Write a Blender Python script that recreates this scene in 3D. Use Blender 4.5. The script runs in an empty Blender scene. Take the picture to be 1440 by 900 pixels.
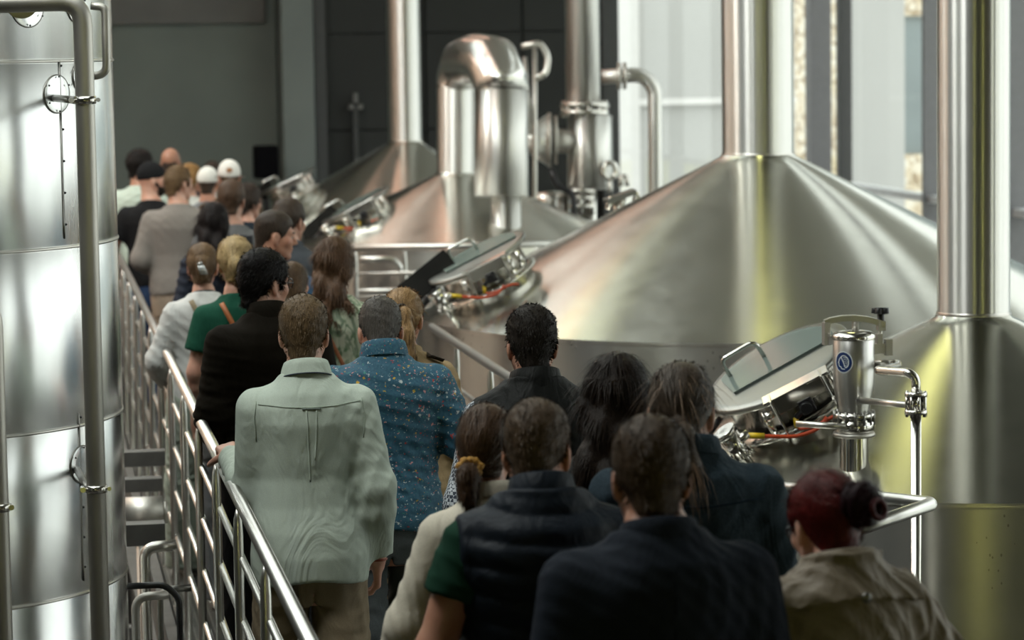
import bpy, bmesh, math, random
import numpy as np
from mathutils import Vector, Matrix

SC = bpy.context.scene
COL = SC.collection
R = math.radians
rnd = random.Random(7)

# ------------------------------------------------------------------ camera
F_PX = 4000.0
CAM = Vector((0, 0, 2.55))
YAW = math.atan(683 / F_PX)
PITCH = math.atan(382 / F_PX)
ROLL = R(0.85)
_f = Vector((math.sin(YAW) * math.cos(PITCH), math.cos(YAW) * math.cos(PITCH), -math.sin(PITCH)))
_r0 = Vector((math.cos(YAW), -math.sin(YAW), 0))
_u0 = _r0.cross(_f)
_r = _r0 * math.cos(ROLL) - _u0 * math.sin(ROLL)
_u = _u0 * math.cos(ROLL) + _r0 * math.sin(ROLL)


def ray(px, py):
    return _f + _r * ((px - 720) / F_PX) + _u * ((450 - py) / F_PX)


def at_depth(px, py, d):
    return CAM + ray(px, py) * d


def on_z(px, py, z):
    v = ray(px, py)
    return CAM + v * ((z - CAM.z) / v.z)


def on_y(px, py, y):
    v = ray(px, py)
    return CAM + v * (y / v.y)


def on_x(px, py, x):
    v = ray(px, py)
    return CAM + v * (x / v.x)


cam_d = bpy.data.cameras.new('camera')
cam_d.sensor_width = 36
cam_d.lens = 36 * F_PX / 1440
cam_d.clip_end = 400
cam_o = bpy.data.objects.new('camera', cam_d)
COL.objects.link(cam_o)
m = Matrix((( _r.x, _u.x, -_f.x, CAM.x), (_r.y, _u.y, -_f.y, CAM.y), (_r.z, _u.z, -_f.z, CAM.z), (0, 0, 0, 1)))
cam_o.matrix_world = m
cam_d.dof.use_dof = True
cam_d.dof.focus_distance = 9.4
cam_d.dof.aperture_fstop = 4.0
SC.camera = cam_o

# ------------------------------------------------------------------ materials
MATS = {}


def nmat(name):
    mt = bpy.data.materials.new(name)
    mt.use_nodes = True
    nt = mt.node_tree
    nt.nodes.clear()
    out = nt.nodes.new('ShaderNodeOutputMaterial')
    bs = nt.nodes.new('ShaderNodeBsdfPrincipled')
    nt.links.new(bs.outputs[0], out.inputs[0])
    return mt, nt, bs


def N(nt, typ, **kw):
    n = nt.nodes.new(typ)
    for k, v in kw.items():
        if k.startswith('i_'):
            key = k[2:]
            key = int(key) if key.isdigit() else key.replace('_', ' ')
            n.inputs[key].default_value = v
        else:
            setattr(n, k, v)
    return n


def coords(nt, scale=(1, 1, 1), kind='Object', rot=(0, 0, 0)):
    tc = N(nt, 'ShaderNodeTexCoord')
    mp = N(nt, 'ShaderNodeMapping')
    mp.inputs['Scale'].default_value = scale
    mp.inputs['Rotation'].default_value = rot
    nt.links.new(tc.outputs[kind], mp.inputs[0])
    return mp.outputs[0]


def ramp(nt, fac, stops, interp='LINEAR'):
    r = N(nt, 'ShaderNodeValToRGB')
    cr = r.color_ramp
    cr.interpolation = interp
    while len(cr.elements) < len(stops):
        cr.elements.new(0.5)
    for e, (p, c) in zip(cr.elements, stops):
        e.position = p
        e.color = (*c, 1) if len(c) == 3 else c
    nt.links.new(fac, r.inputs[0])
    return r.outputs[0]


def mixc(nt, fac, a, b, mode='MIX'):
    mx = N(nt, 'ShaderNodeMix', data_type='RGBA', blend_type=mode)
    for sock, v in ((mx.inputs[0], fac), (mx.inputs[6], a), (mx.inputs[7], b)):
        if hasattr(v, 'node'):
            nt.links.new(v, sock)
        elif isinstance(v, (int, float)):
            sock.default_value = v
        else:
            sock.default_value = (*v, 1)
    return mx.outputs[2]


def math_n(nt, op, a, b=0.0, c=None):
    n = N(nt, 'ShaderNodeMath', operation=op)
    for i, v in enumerate((a, b, c)):
        if v is None:
            continue
        if hasattr(v, 'node'):
            nt.links.new(v, n.inputs[i])
        else:
            n.inputs[i].default_value = v
    return n.outputs[0]


def bump(nt, bs, h, strength=0.3, dist=0.01):
    b = N(nt, 'ShaderNodeBump')
    b.inputs['Strength'].default_value = strength
    b.inputs['Distance'].default_value = dist
    nt.links.new(h, b.inputs['Height'])
    nt.links.new(b.outputs[0], bs.inputs['Normal'])


def noise(nt, vec, scale, detail=3.0, rough=0.5, dist=0.0):
    n = N(nt, 'ShaderNodeTexNoise')
    n.inputs['Scale'].default_value = scale
    n.inputs['Detail'].default_value = detail
    n.inputs['Roughness'].default_value = rough
    n.inputs['Distortion'].default_value = dist
    nt.links.new(vec, n.inputs['Vector'])
    return n.outputs[0]


def plain(name, col, rough=0.5, metal=0.0, var=0.12, nscale=12.0, bmp=0.0, bscale=60.0, spec=0.5):
    if name in MATS:
        return MATS[name]
    mt, nt, bs = nmat(name)
    v = coords(nt)
    n = noise(nt, v, nscale)
    lo = tuple(c * (1 - var) for c in col)
    hi = tuple(min(1, c * (1 + var)) for c in col)
    nt.links.new(ramp(nt, n, [(0.3, lo), (0.7, hi)]), bs.inputs['Base Color'])
    bs.inputs['Roughness'].default_value = rough
    bs.inputs['Metallic'].default_value = metal
    bs.inputs['Specular IOR Level'].default_value = spec
    if bmp:
        bump(nt, bs, noise(nt, v, bscale), bmp, 0.005)
    MATS[name] = mt
    return mt


def steel(name, col=(0.62, 0.61, 0.58), rough=0.25, aniso=0.0, var=0.06, streak=(1, 1, 1), rvar=0.06, axis='Z', dirt=None, wob=0.0):
    """brushed stainless steel; aniso > 0 means spun around the object's axis"""
    if name in MATS:
        return MATS[name]
    mt, nt, bs = nmat(name)
    v = coords(nt, streak)
    n = noise(nt, v, 6.0, 4.0, 0.6)
    lo = tuple(c * (1 - var) for c in col)
    hi = tuple(min(1, c * (1 + var)) for c in col)
    base = ramp(nt, n, [(0.3, lo), (0.7, hi)])
    if dirt:
        vo = N(nt, 'ShaderNodeTexVoronoi')
        vo.inputs['Scale'].default_value = dirt
        nt.links.new(coords(nt, (1, 1, 0.6)), vo.inputs['Vector'])
        nm = noise(nt, coords(nt), 1.6, 2.0)
        thr = math_n(nt, 'MULTIPLY', math_n(nt, 'SUBTRACT', nm, 0.45), 0.9)
        sp = math_n(nt, 'LESS_THAN', vo.outputs['Distance'], thr)
        base = mixc(nt, math_n(nt, 'MULTIPLY', sp, 0.55), base, (0.1, 0.08, 0.06))
    nt.links.new(base, bs.inputs['Base Color'])
    bs.inputs['Metallic'].default_value = 1
    rr = N(nt, 'ShaderNodeMapRange')
    rr.inputs['To Min'].default_value = max(0.03, rough - rvar)
    rr.inputs['To Max'].default_value = rough + rvar
    nt.links.new(n, rr.inputs[0])
    nt.links.new(rr.outputs[0], bs.inputs['Roughness'])
    if wob:
        bump(nt, bs, noise(nt, coords(nt), 2.2, 1.0), wob, 0.05)
    if aniso:
        bs.inputs['Anisotropic'].default_value = aniso
        bs.inputs['Anisotropic Rotation'].default_value = .25
        tg = N(nt, 'ShaderNodeTangent', direction_type='RADIAL', axis=axis)
        nt.links.new(tg.outputs[0], bs.inputs['Tangent'])
    MATS[name] = mt
    return mt


def glass_mat(name, tint=(0.9, 0.95, 0.93), refl=0.1, rough=0.0):
    """thin clear pane: mostly see-through with a faint mirror"""
    if name in MATS:
        return MATS[name]
    mt = bpy.data.materials.new(name)
    mt.use_nodes = True
    nt = mt.node_tree
    nt.nodes.clear()
    out = N(nt, 'ShaderNodeOutputMaterial')
    tr = N(nt, 'ShaderNodeBsdfTransparent')
    tr.inputs[0].default_value = (*tint, 1)
    gl = N(nt, 'ShaderNodeBsdfGlossy')
    gl.inputs['Roughness'].default_value = rough
    mx = N(nt, 'ShaderNodeMixShader')
    mx.inputs[0].default_value = refl
    nt.links.new(tr.outputs[0], mx.inputs[1])
    nt.links.new(gl.outputs[0], mx.inputs[2])
    nt.links.new(mx.outputs[0], out.inputs[0])
    MATS[name] = mt
    return mt


# ------------------------------------------------------------------ object helpers
def tag(o, label=None, cat=None, group=None, kind=None):
    if label:
        o['label'] = label
    if cat:
        o['category'] = cat
    if group:
        o['group'] = group
    if kind:
        o['kind'] = kind
    return o


def thing(name, label, cat, loc=(0, 0, 0), rz=0.0, group=None):
    o = bpy.data.objects.new(name, None)
    COL.objects.link(o)
    o.location = loc
    o.rotation_euler = (0, 0, rz)
    o.empty_display_size = 0.1
    return tag(o, label, cat, group)


def link(name, me, mat=None, parent=None, loc=None):
    o = bpy.data.objects.new(name, me)
    COL.objects.link(o)
    if mat is not None and not me.materials:
        me.materials.append(mat)
    if parent is not None:
        o.parent = parent
    if loc is not None:
        o.location = loc
    return o


def copy_tree(o, parent=None):
    c = o.copy()
    COL.objects.link(c)
    c.parent = parent
    for ch in list(o.children):
        copy_tree(ch, c)
    return c


class MB:
    """collects shapes and links them as ONE mesh object"""

    def __init__(self):
        self.v = []
        self.f = []
        self.sm = []

    def add(self, vs, fs, smooth=False):
        b = len(self.v)
        self.v.extend([tuple(p) for p in vs])
        self.f.extend([[i + b for i in q] for q in fs])
        self.sm.extend([smooth] * len(fs))
        return self

    def box(self, c, s, rot=None, taper=1.0):
        x, y, z = s[0] / 2, s[1] / 2, s[2] / 2
        vs = [Vector((sx * x * (taper if sz > 0 else 1), sy * y * (taper if sz > 0 else 1), sz * z)) for sz in (-1, 1) for sy in (-1, 1) for sx in (-1, 1)]
        if rot is not None:
            vs = [rot @ p for p in vs]
        c = Vector(c)
        vs = [p + c for p in vs]
        return self.add(vs, [(0, 2, 3, 1), (4, 5, 7, 6), (0, 1, 5, 4), (2, 6, 7, 3), (0, 4, 6, 2), (1, 3, 7, 5)])

    def box2(self, a, b):
        a, b = Vector(a), Vector(b)
        return self.box((a + b) / 2, (abs(b.x - a.x), abs(b.y - a.y), abs(b.z - a.z)))

    def lathe(self, prof, seg=48, M=None, smooth=True, a0=0.0, a1=2 * math.pi):
        full = abs(a1 - a0) > 6.28
        n = seg if full else seg + 1
        vs = []
        for r, z in prof:
            for i in range(n):
                a = a0 + (a1 - a0) * i / seg
                vs.append(Vector((r * math.cos(a), r * math.sin(a), z)))
        if M is not None:
            vs = [M @ p for p in vs]
        fs = []
        for j in range(len(prof) - 1):
            for i in range(n if full else n - 1):
                k = (i + 1) % n
                fs.append((j * n + i, j * n + k, (j + 1) * n + k, (j + 1) * n + i))
        return self.add(vs, fs, smooth)

    def cyl(self, a, b, r, seg=20, r2=None, cap=True):
        a, b = Vector(a), Vector(b)
        d = b - a
        L = d.length
        M = Matrix.Translation(a) @ d.to_track_quat('Z', 'Y').to_matrix().to_4x4()
        r2 = r if r2 is None else r2
        self.lathe([(r, 0), (r2, L)], seg, M)
        if cap:
            self.lathe([(0.0001, 0), (r, 0)], seg, M, smooth=False)
            self.lathe([(r2, L), (0.0001, L)], seg, M, smooth=False)
        return self

    def tube(self, pts, r, seg=14, closed=False, cap=True, bend=0.0, bseg=6):
        pts = [Vector(p) for p in pts]
        if bend > 0 and len(pts) > 2:
            pts = fillet(pts, bend, bseg)
        n = len(pts)
        rs = r if hasattr(r, '__len__') else [r] * n
        tang = []
        for i in range(n):
            if closed:
                t = pts[(i + 1) % n] - pts[i - 1]
            else:
                t = pts[min(n - 1, i + 1)] - pts[max(0, i - 1)]
            tang.append(t.normalized())
        up = Vector((0, 0, 1)) if abs(tang[0].z) < 0.9 else Vector((1, 0, 0))
        nx = tang[0].cross(up).normalized()
        vs = []
        for i in range(n):
            if i > 0:
                q = tang[i - 1].rotation_difference(tang[i])
                nx = (q @ nx).normalized()
            ny = tang[i].cross(nx)
            for k in range(seg):
                a = 2 * math.pi * k / seg
                vs.append(pts[i] + (nx * math.cos(a) + ny * math.sin(a)) * rs[i])
        fs = []
        for i in range(n if closed else n - 1):
            j = (i + 1) % n
            for k in range(seg):
                l = (k + 1) % seg
                fs.append((i * seg + k, i * seg + l, j * seg + l, j * seg + k))
        if cap and not closed:
            fs.append(tuple(range(seg))[::-1])
            fs.append(tuple((n - 1) * seg + k for k in range(seg)))
        return self.add(vs, fs, True)

    def build(self, name, mat, parent=None, loc=None, bevel=0.0, smooth_all=None):
        me = bpy.data.meshes.new(name)
        me.from_pydata(self.v, [], self.f)
        sm = self.sm if smooth_all is None else [smooth_all] * len(self.f)
        me.polygons.foreach_set('use_smooth', sm)
        bm = bmesh.new()
        bm.from_mesh(me)
        bmesh.ops.remove_doubles(bm, verts=bm.verts, dist=1e-5)
        bmesh.ops.recalc_face_normals(bm, faces=bm.faces)
        bm.to_mesh(me)
        bm.free()
        o = link(name, me, mat, parent, loc)
        if bevel:
            b = o.modifiers.new('bevel', 'BEVEL')
            b.width = bevel
            b.segments = 2
            b.limit_method = 'ANGLE'
        return o


def fillet(pts, rad, seg=6):
    out = [pts[0]]
    for i in range(1, len(pts) - 1):
        a, b, c = pts[i - 1], pts[i], pts[i + 1]
        d1, d2 = (a - b), (c - b)
        l = min(rad, d1.length * 0.49, d2.length * 0.49)
        p1, p2 = b + d1.normalized() * l, b + d2.normalized() * l
        for k in range(seg + 1):
            t = k / seg
            out.append(p1 * (1 - t) ** 2 + b * 2 * t * (1 - t) + p2 * t ** 2)
    out.append(pts[-1])
    return out


def frame(origin, z, x=None):
    """4x4 with local Z along z"""
    z = Vector(z).normalized()
    x = Vector(x) if x is not None else (Vector((1, 0, 0)) if abs(z.x) < 0.9 else Vector((0, 1, 0)))
    x = (x - z * x.dot(z)).normalized()
    y = z.cross(x)
    o = Vector(origin)
    return Matrix(((x.x, y.x, z.x, o.x), (x.y, y.y, z.y, o.y), (x.z, y.z, z.z, o.z), (0, 0, 0, 1)))
# ------------------------------------------------------------------ room materials
M_conc = plain('concrete_grey', (0.135, 0.163, 0.148), 0.75, var=0.10, nscale=1.2, bmp=0.15, bscale=9)
M_conc_dk = plain('concrete_band', (0.115, 0.118, 0.113), 0.8, var=0.12, nscale=2.0)
M_pillar = plain('concrete_pillar', (0.150, 0.176, 0.168), 0.75, var=0.08, nscale=1.5)
M_black = plain('black_cladding', (0.017, 0.019, 0.018), 0.55, var=0.12, nscale=1.0, spec=0.3)
M_frame = plain('dark_frame', (0.035, 0.037, 0.038), 0.45, var=0.06)
M_mull = plain('grey_mullion', (0.16, 0.16, 0.17), 0.5, var=0.05)
M_floor = plain('lower_concrete_floor', (0.045, 0.04, 0.036), 0.7, var=0.2, nscale=1.0)
M_ceil = plain('ceiling_panels', (0.62, 0.61, 0.56), 0.7, var=0.05, nscale=0.6)
M_ext = plain('pale_concrete', (0.50, 0.495, 0.485), 0.85, var=0.04, nscale=0.5)
M_ext2 = plain('pale_concrete_edge', (0.80, 0.78, 0.77), 0.8, var=0.02)
M_louv = plain('exterior_shutter', (0.26, 0.30, 0.31), 0.6, var=0.1, nscale=1.0)
M_glass = glass_mat('window_glass', (0.97, 0.99, 0.98), 0.04)
M_beige = plain('beige_plaster', (0.42, 0.38, 0.33), 0.8, var=0.04)


def pebble():
    mt, nt, bs = nmat('pebble_dash')
    v = coords(nt)
    vo = N(nt, 'ShaderNodeTexVoronoi')
    vo.inputs['Scale'].default_value = 14
    nt.links.new(v, vo.inputs['Vector'])
    nt.links.new(ramp(nt, vo.outputs['Color'], [(0.1, (0.35, 0.25, 0.16)), (0.5, (0.72, 0.6, 0.44)), (0.9, (0.95, 0.9, 0.8))]), bs.inputs['Base Color'])
    bs.inputs['Roughness'].default_value = 0.9
    return mt


def bricks():
    mt, nt, bs = nmat('red_brick')
    v = coords(nt, (1, 1, 1), 'Object', (R(90), 0, R(90)))
    br = N(nt, 'ShaderNodeTexBrick')
    br.inputs['Scale'].default_value = 4
    br.inputs['Color1'].default_value = (0.56, 0.25, 0.155, 1)
    br.inputs['Color2'].default_value = (0.50, 0.23, 0.15, 1)
    br.inputs['Mortar'].default_value = (0.62, 0.5, 0.42, 1)
    nt.links.new(v, br.inputs['Vector'])
    nt.links.new(br.outputs['Color'], bs.inputs['Base Color'])
    bs.inputs['Roughness'].default_value = 0.85
    return mt


M_peb = pebble()
M_brick = bricks()
M_lawn = plain('rapeseed_meadow', (0.62, 0.60, 0.10), 0.9, var=0.15, nscale=0.6)


def struct(name, mb, mat, parent=None, bevel=0.0, label=None):
    o = mb.build(name, mat, parent, bevel=bevel)
    if parent is None:
        o['kind'] = 'structure'
        if label:
            o['label'] = label
    return o


XL, XR, YB, YF, ZF, ZC = -5.0, 10.0, -8.0, 34.0, -3.0, 6.2


def bx(px):
    return on_y(px, 200, YF).x


# floor
struct('floor', MB().box2((XL - .3, YB - .3, ZF - .2), (XR + .3, YF + .3, ZF)), M_floor)

# back wall: concrete field, protruding upper band, pillar, dark cladding
zband = on_y(280, 33, YF).z
x_p0, x_p1, x_g1, x_w0 = bx(394), bx(438), bx(452), bx(869)
w = MB()
w.box2((XL, YF + .10, ZF), (bx(392), YF + .4, ZC))
struct('wall_back', w, M_conc)
struct('trim_1', MB().box2((XL, YF + .0, zband), (bx(376), YF + .2, ZC)), M_conc_dk)
struct('trim_2', MB().box2((bx(392), YF + .32, ZF), (x_p0, YF + .5, ZC)), M_black)  # black strip put in for the shadow beside the pillar
struct('trim_3', MB().box2((x_p0, YF - .45, ZF), (x_p1, YF + .4, ZC)), M_pillar, bevel=.01)
struct('trim_4', MB().box2((x_p1 + .03, YF - .25, ZF), (x_g1 + .05, YF + .3, ZC)), M_frame)
wf = MB()
xs = [x_g1 + .05, bx(600), bx(737), x_w0 - .18]
for a, b in zip(xs, xs[1:]):
    z = ZF
    while z < ZC - .01:
        wf.box2((a + .012, YF, z + .008), (b - .012, YF + .3, min(ZC, z + 1.15) - .008))
        z += 1.15
struct('wall_far', wf, M_black)
struct('trim_5', MB().box2((x_g1, YF + .28, ZF), (x_w0 - .18, YF + .4, ZC)), M_frame)
struct('trim_6', MB().box2((bx(845), YF - .12, ZF), (x_w0, YF + .35, ZC)), M_frame, bevel=.01)

# glazing in the far wall: two panes, a broad grey mullion and the corner post
def window(n, label=None):
    o = bpy.data.objects.new('window_%d' % n, None)
    COL.objects.link(o)
    o['kind'] = 'structure'
    return o


w1 = window(1)
x_m0, x_m1 = bx(1139), bx(1168)
struct('pane', MB().box2((x_w0, YF + .1, ZF), (x_m0, YF + .106, ZC)), M_glass, w1)
struct('pane', MB().box2((x_m1, YF + .1, ZF), (XR, YF + .106, ZC)), M_glass, w1)
struct('mullion', MB().box2((x_m0, YF - .05, ZF), (x_m1, YF + .2, ZC)), M_mull, w1)
struct('corner_post', MB().box2((bx(1182.5), YF - .02, ZF), (XR + .1, YF + .2, ZC)), M_frame, w1)

# right wall: solid up to y = 7, then ten glazed bays
struct('wall_right', MB().box2((XR, YB, ZF), (XR + .3, 3.4, ZC)), M_beige)
struct('trim_7', MB().box2((XR - .05, 5.5, ZF), (XR + .3, 6.7, ZC)), M_frame)
y0 = on_x(1310, 200, XR).y
y1 = on_x(1430, 200, XR).y
step = y0 - y1
ztr = on_x(1290, 274, XR).z
ys = [YF - .1, y0]
while ys[-1] - step > 7.6:
    ys.append(ys[-1] - step)
ys.append(6.7)
bays = list(zip(ys, ys[1:])) + [(5.5, 3.4)]
for k, (b, a) in enumerate(bays):
    wk = window(2 + k)
    struct('pane', MB().box2((XR + .06, a, ZF), (XR + .066, b, ZC)), M_glass, wk)
    struct('mullion', MB().box2((XR - .10, a - .04, ZF), (XR + .12, a + .04, ZC)), M_mull, wk)
    struct('transom', MB().box2((XR - .06, a + .04, ztr - .06), (XR + .1, b - .04, ztr + .02)), plain('pale_transom', (0.7, 0.72, 0.74), 0.4), wk)
nwin = 2 + len(bays)

# left wall (red brick), rear wall with tall windows added for reflections
struct('wall_left', MB().box2((XL - .3, YB, ZF), (XL, 14.0, ZC)), plain('left_dark_plaster', (.06, .06, .055), .8))
struct('wall_leftback', MB().box2((XL - .3, 14.0, ZF), (XL, YF + .3, ZC)), M_brick)
slots = [(-4.6, -4.1), (0.3, 0.7), (4.4, 4.9), (8.6, 9.0)]
wr = MB()
xx = XL
for a, b in slots:
    wr.box2((xx, YB - .3, ZF), (a, YB, ZC))
    wr.box2((a, YB - .3, 2.6), (b, YB, ZC))
    xx = b
wr.box2((xx, YB - .3, ZF), (XR + .3, YB, ZC))
struct('wall_rear', wr, plain('rear_plaster', (0.05, 0.05, 0.047), 0.8))
for a, b in slots:
    wk = window(nwin)
    nwin += 1
    struct('pane', MB().box2((a, YB - .16, ZF), (b, YB - .154, 2.6)), M_glass, wk)
    fr = MB()
    fr.box2((a, YB - .2, ZF), (a + .04, YB - .1, 2.6)).box2((b - .04, YB - .2, ZF), (b, YB - .1, 2.6)).box2((a, YB - .2, 2.56), (b, YB - .1, 2.6))
    struct('frame', fr, M_frame, wk)

# ceiling with two rows of roof lights
RL_X = [(-4.6, 2.3), (6.8, 8.4)]
RL_Y = [(6.3, 12.0), (12.4, 17.5), (18.0, 22.0), (22.5, 26.0)]
ce = MB()
ed = [XL - .3, RL_X[0][0], RL_X[0][1], RL_X[1][0], RL_X[1][1], XR + .3]
for i in (0, 2, 4):
    ce.box2((ed[i], YB - .3, ZC), (ed[i + 1], YF + .4, ZC + .3))
for (a, b) in RL_X:
    yy = YB - .3
    for (c, d) in (RL_Y if a < 0 else RL_Y[2:]):
        ce.box2((a, yy, ZC), (b, c, ZC + .3))
        yy = d
    ce.box2((a, yy, ZC), (b, YF + .4, ZC + .3))
for o_ in ():
    pass
ceil_o = struct('ceiling', ce, M_ceil)
M_ceil2 = plain('ceiling_dark_panels', (0.20, 0.20, 0.18), 0.8, var=0.05, nscale=0.6)
struct('trim_8', MB().box2((RL_X[0][1] + .02, YB, ZC - .06), (RL_X[1][0] - .02, 16.2, ZC - .01)), M_ceil2)  # unseen dark sheet added so the nearest cone reflects less light
for (a, b) in RL_X:
    for (c, d) in (RL_Y if a < 0 else RL_Y[2:]):
        wk = window(nwin)
        nwin += 1
        struct('pane', MB().box2((a, c, ZC + .2), (b, d, ZC + .21)), M_glass, wk)
        fr = MB()
        for t in (0.0, .5, 1.0):
            y = c + (d - c) * t
            fr.box2((a, y - .05, ZC + .02), (b, y + .05, ZC + .28))
        fr.box2(((a + b) / 2 - .06, c, ZC + .02), ((a + b) / 2 + .06, d, ZC + .28))
        struct('frame', fr, M_mull, wk)

# ------------------------------------------------------------------ outside
bl = thing('concrete_building', 'pale concrete building with tan pebble strips seen outside through the glazing', 'building', (12, 42, ZF))
YE = 42.0


def ex(px):
    return on_y(px, 150, YE).x - 12


def panel(name, p0, p1, z0, z1, mat, dy=0.0):
    a = p0 if p0 < 50 else ex(p0)
    b = p1 if p1 < 50 else ex(p1)
    return MB().box2((a, dy, z0 - ZF), (b, dy + .5, z1 - ZF)).build(name, mat, bl)


zl = on_y(950, 147, YE).z
panel('wall_panel', -8, 1117, ZF, zl, M_ext)
panel('wall_panel', -8, 1117, zl + .09, 9, M_ext)
panel('ledge', -8, 1117, zl, zl + .09, M_ext2, -.10)
panel('pilaster', 866, 897, ZF, 9, M_ext2, -.12)
panel('pebble_strip', 1117, 1190, ZF, 9, M_peb, .05)
panel('wall_panel', 1190, 1271, ZF, 9, M_ext, -.05)
panel('pebble_strip', 1271, 1330, ZF, on_y(1290, 217, YE).z, M_peb, .05)
panel('shutter', 1271, 1330, on_y(1290, 217, YE).z, on_y(1290, 22, YE).z, M_louv, .15)
panel('pebble_strip', 1271, 1330, on_y(1290, 22, YE).z, 9, M_peb, .05)
panel('wall_panel', 1330, 1405, ZF, 9, M_ext, 0)
panel('shutter', 1405, 40, ZF, 9, M_louv, .1)
o = MB().box2((-60, -70, ZF - .3), (70, YB - .35, ZF - .05)).build('meadow', M_lawn)  # invented ground, seen only as yellow reflections in the stacks
tag(o, 'yellow-green meadow outside behind the rear windows', 'meadow')
o = MB().box2((-60, YB - .2, ZF - .4), (70, 90, ZF - .21)).build('yard', plain('yard_paving', (0.80, 0.80, 0.78), 0.8))
tag(o, 'grey paved yard outside the tall glazing', 'yard')

# ------------------------------------------------------------------ light
wd = bpy.data.worlds.new('world')
SC.world = wd
wd.use_nodes = True
nt = wd.node_tree
nt.nodes.clear()
out = N(nt, 'ShaderNodeOutputWorld')
bg = N(nt, 'ShaderNodeBackground')
tc = N(nt, 'ShaderNodeTexCoord')
sp = N(nt, 'ShaderNodeSeparateXYZ')
nt.links.new(tc.outputs['Generated'], sp.inputs[0])
nt.links.new(ramp(nt, sp.outputs['Z'], [(0.0, (0.80, 0.82, 0.80)), (0.25, (0.95, 0.98, 0.95)), (1.0, (0.98, 1.02, .98))]), bg.inputs[0])
bg.inputs[1].default_value = 1.15
nt.links.new(bg.outputs[0], out.inputs[0])


def area(name, loc, target, size, power, col):
    l = bpy.data.lights.new(name, 'AREA')
    l.shape = 'RECTANGLE'
    l.size, l.size_y = size
    l.energy = power
    l.color = col
    o = bpy.data.objects.new(name, l)
    COL.objects.link(o)
    o.location = loc
    o.rotation_euler = (Vector(target) - Vector(loc)).to_track_quat('-Z', 'Y').to_euler()
    return o


def emis(name, col, power):
    mt = bpy.data.materials.new(name)
    mt.use_nodes = True
    nt = mt.node_tree
    nt.nodes.clear()
    o = N(nt, 'ShaderNodeOutputMaterial')
    e = N(nt, 'ShaderNodeEmission')
    e.inputs[0].default_value = (*col, 1)
    e.inputs[1].default_value = power
    nt.links.new(e.outputs[0], o.inputs[0])
    return mt


def reflection_strip(label, x, ya, yb, z, wd, mat):  # glowing strip added out of view for streaks mirrored in the steel
    o = thing('strip_lamp', label, 'lamp', (x, ya, z), 0, 'strip lamps under the ceiling')
    MB().box2((-wd / 2, 0, -.05), (wd / 2, yb - ya, -.01)).build('diffuser', mat, o)
    MB().box2((-wd / 2 - .03, -.03, -.02), (wd / 2 + .03, yb - ya + .03, .08)).build('housing', M_frame, o)
    for y in (.3, yb - ya - .3):
        MB().cyl((0, y, .07), (0, y, ZC - z), .012, 8).build('hanger', M_frame, o)


E_yel = emis('lamp_yellow_green', (.90, .88, .26), 6.0)
E_pink = emis('lamp_warm', (1.0, .60, .45), 2.2)
E_yel2 = emis('lamp_lime', (.90, .90, .36), 4.2)
for k, (x, ya, yb, lw) in enumerate(((4.10, 14.1, 15.4, .50), (1.85, 16.6, 19.4, .11))):  # added strips that put yellow streaks on the cones
    reflection_strip(['lime strip lamp under the ceiling above the nearest kettle', 'short lime strip lamp under the ceiling above the walkway'][k], x, ya, yb, 5.7, lw, E_yel2)
for k, x in enumerate((-1.95, 7.2)):  # invented rear-wall glow, mirrored as yellow bands in the stacks
    o = thing('wall_strip_lamp', ['tall yellow-green strip lamp upright on the rear wall, behind the crowd', 'tall yellow-green strip lamp upright on the rear wall, near the right corner'][k], 'lamp', (x, YB + .02, -.2))
    MB().box2((-.22, .03, 0), (.22, .06, 2.6)).build('diffuser', E_yel, o)
    MB().box2((-.26, 0, -.05), (.26, .04, 2.65)).build('housing', M_frame, o)
reflection_strip('long warm strip lamp under the ceiling above the walkway', 2.2, 19.0, 30.0, 5.7, .20, E_pink)  # this strip and the next are added for pinkish streaks
reflection_strip('warm strip lamp under the ceiling above the third kettle', 3.5, 24.0, 30.0, 5.7, .16, E_pink)
# warm fill lights added so the brick wall mirrors pink in the steel
for k in range(3):
    area('wall_washer_lamp', (-3.6, 16 + 5.0 * k, 5.6), (-5, 16 + 5.0 * k, 1.0), (2.0, .3), 45, (1.0, 0.72, 0.55))
# soft fill lights added above the walkway to brighten the people
for k, (x, y) in enumerate(((-1.4, 7.4), (-1.4, 11.5), (-1.2, 16.5), (-1.0, 22.0))):
    area('high_bay_lamp', (x, y, 6.0), (1.3, y + 2.4, 1.2), (1.6, 1.6), 75, (.97, 1.0, .96))
SC.view_settings.view_transform = 'Standard'
SC.view_settings.look = 'None'
SC.view_settings.gamma = 1.0
SC.view_settings.use_curve_mapping = False
SC.view_settings.exposure = 0.96
SC.cycles.max_bounces = 8
SC.cycles.diffuse_bounces = 4
SC.cycles.glossy_bounces = 4
SC.cycles.transparent_max_bounces = 12
SC.cycles.caustics_reflective = False
SC.cycles.caustics_refractive = False
SC.cycles.sample_clamp_indirect = 6.0
SC.cycles.use_denoising = True

struct('wall_underdeck', MB().box2((-3.2, 21.0, ZF), (1.9, 21.25, -.30)), plain('underdeck_dark', (.028, .026, .024), .85, spec=.1))  # dark sheet added in place of the dim space below the deck
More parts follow.
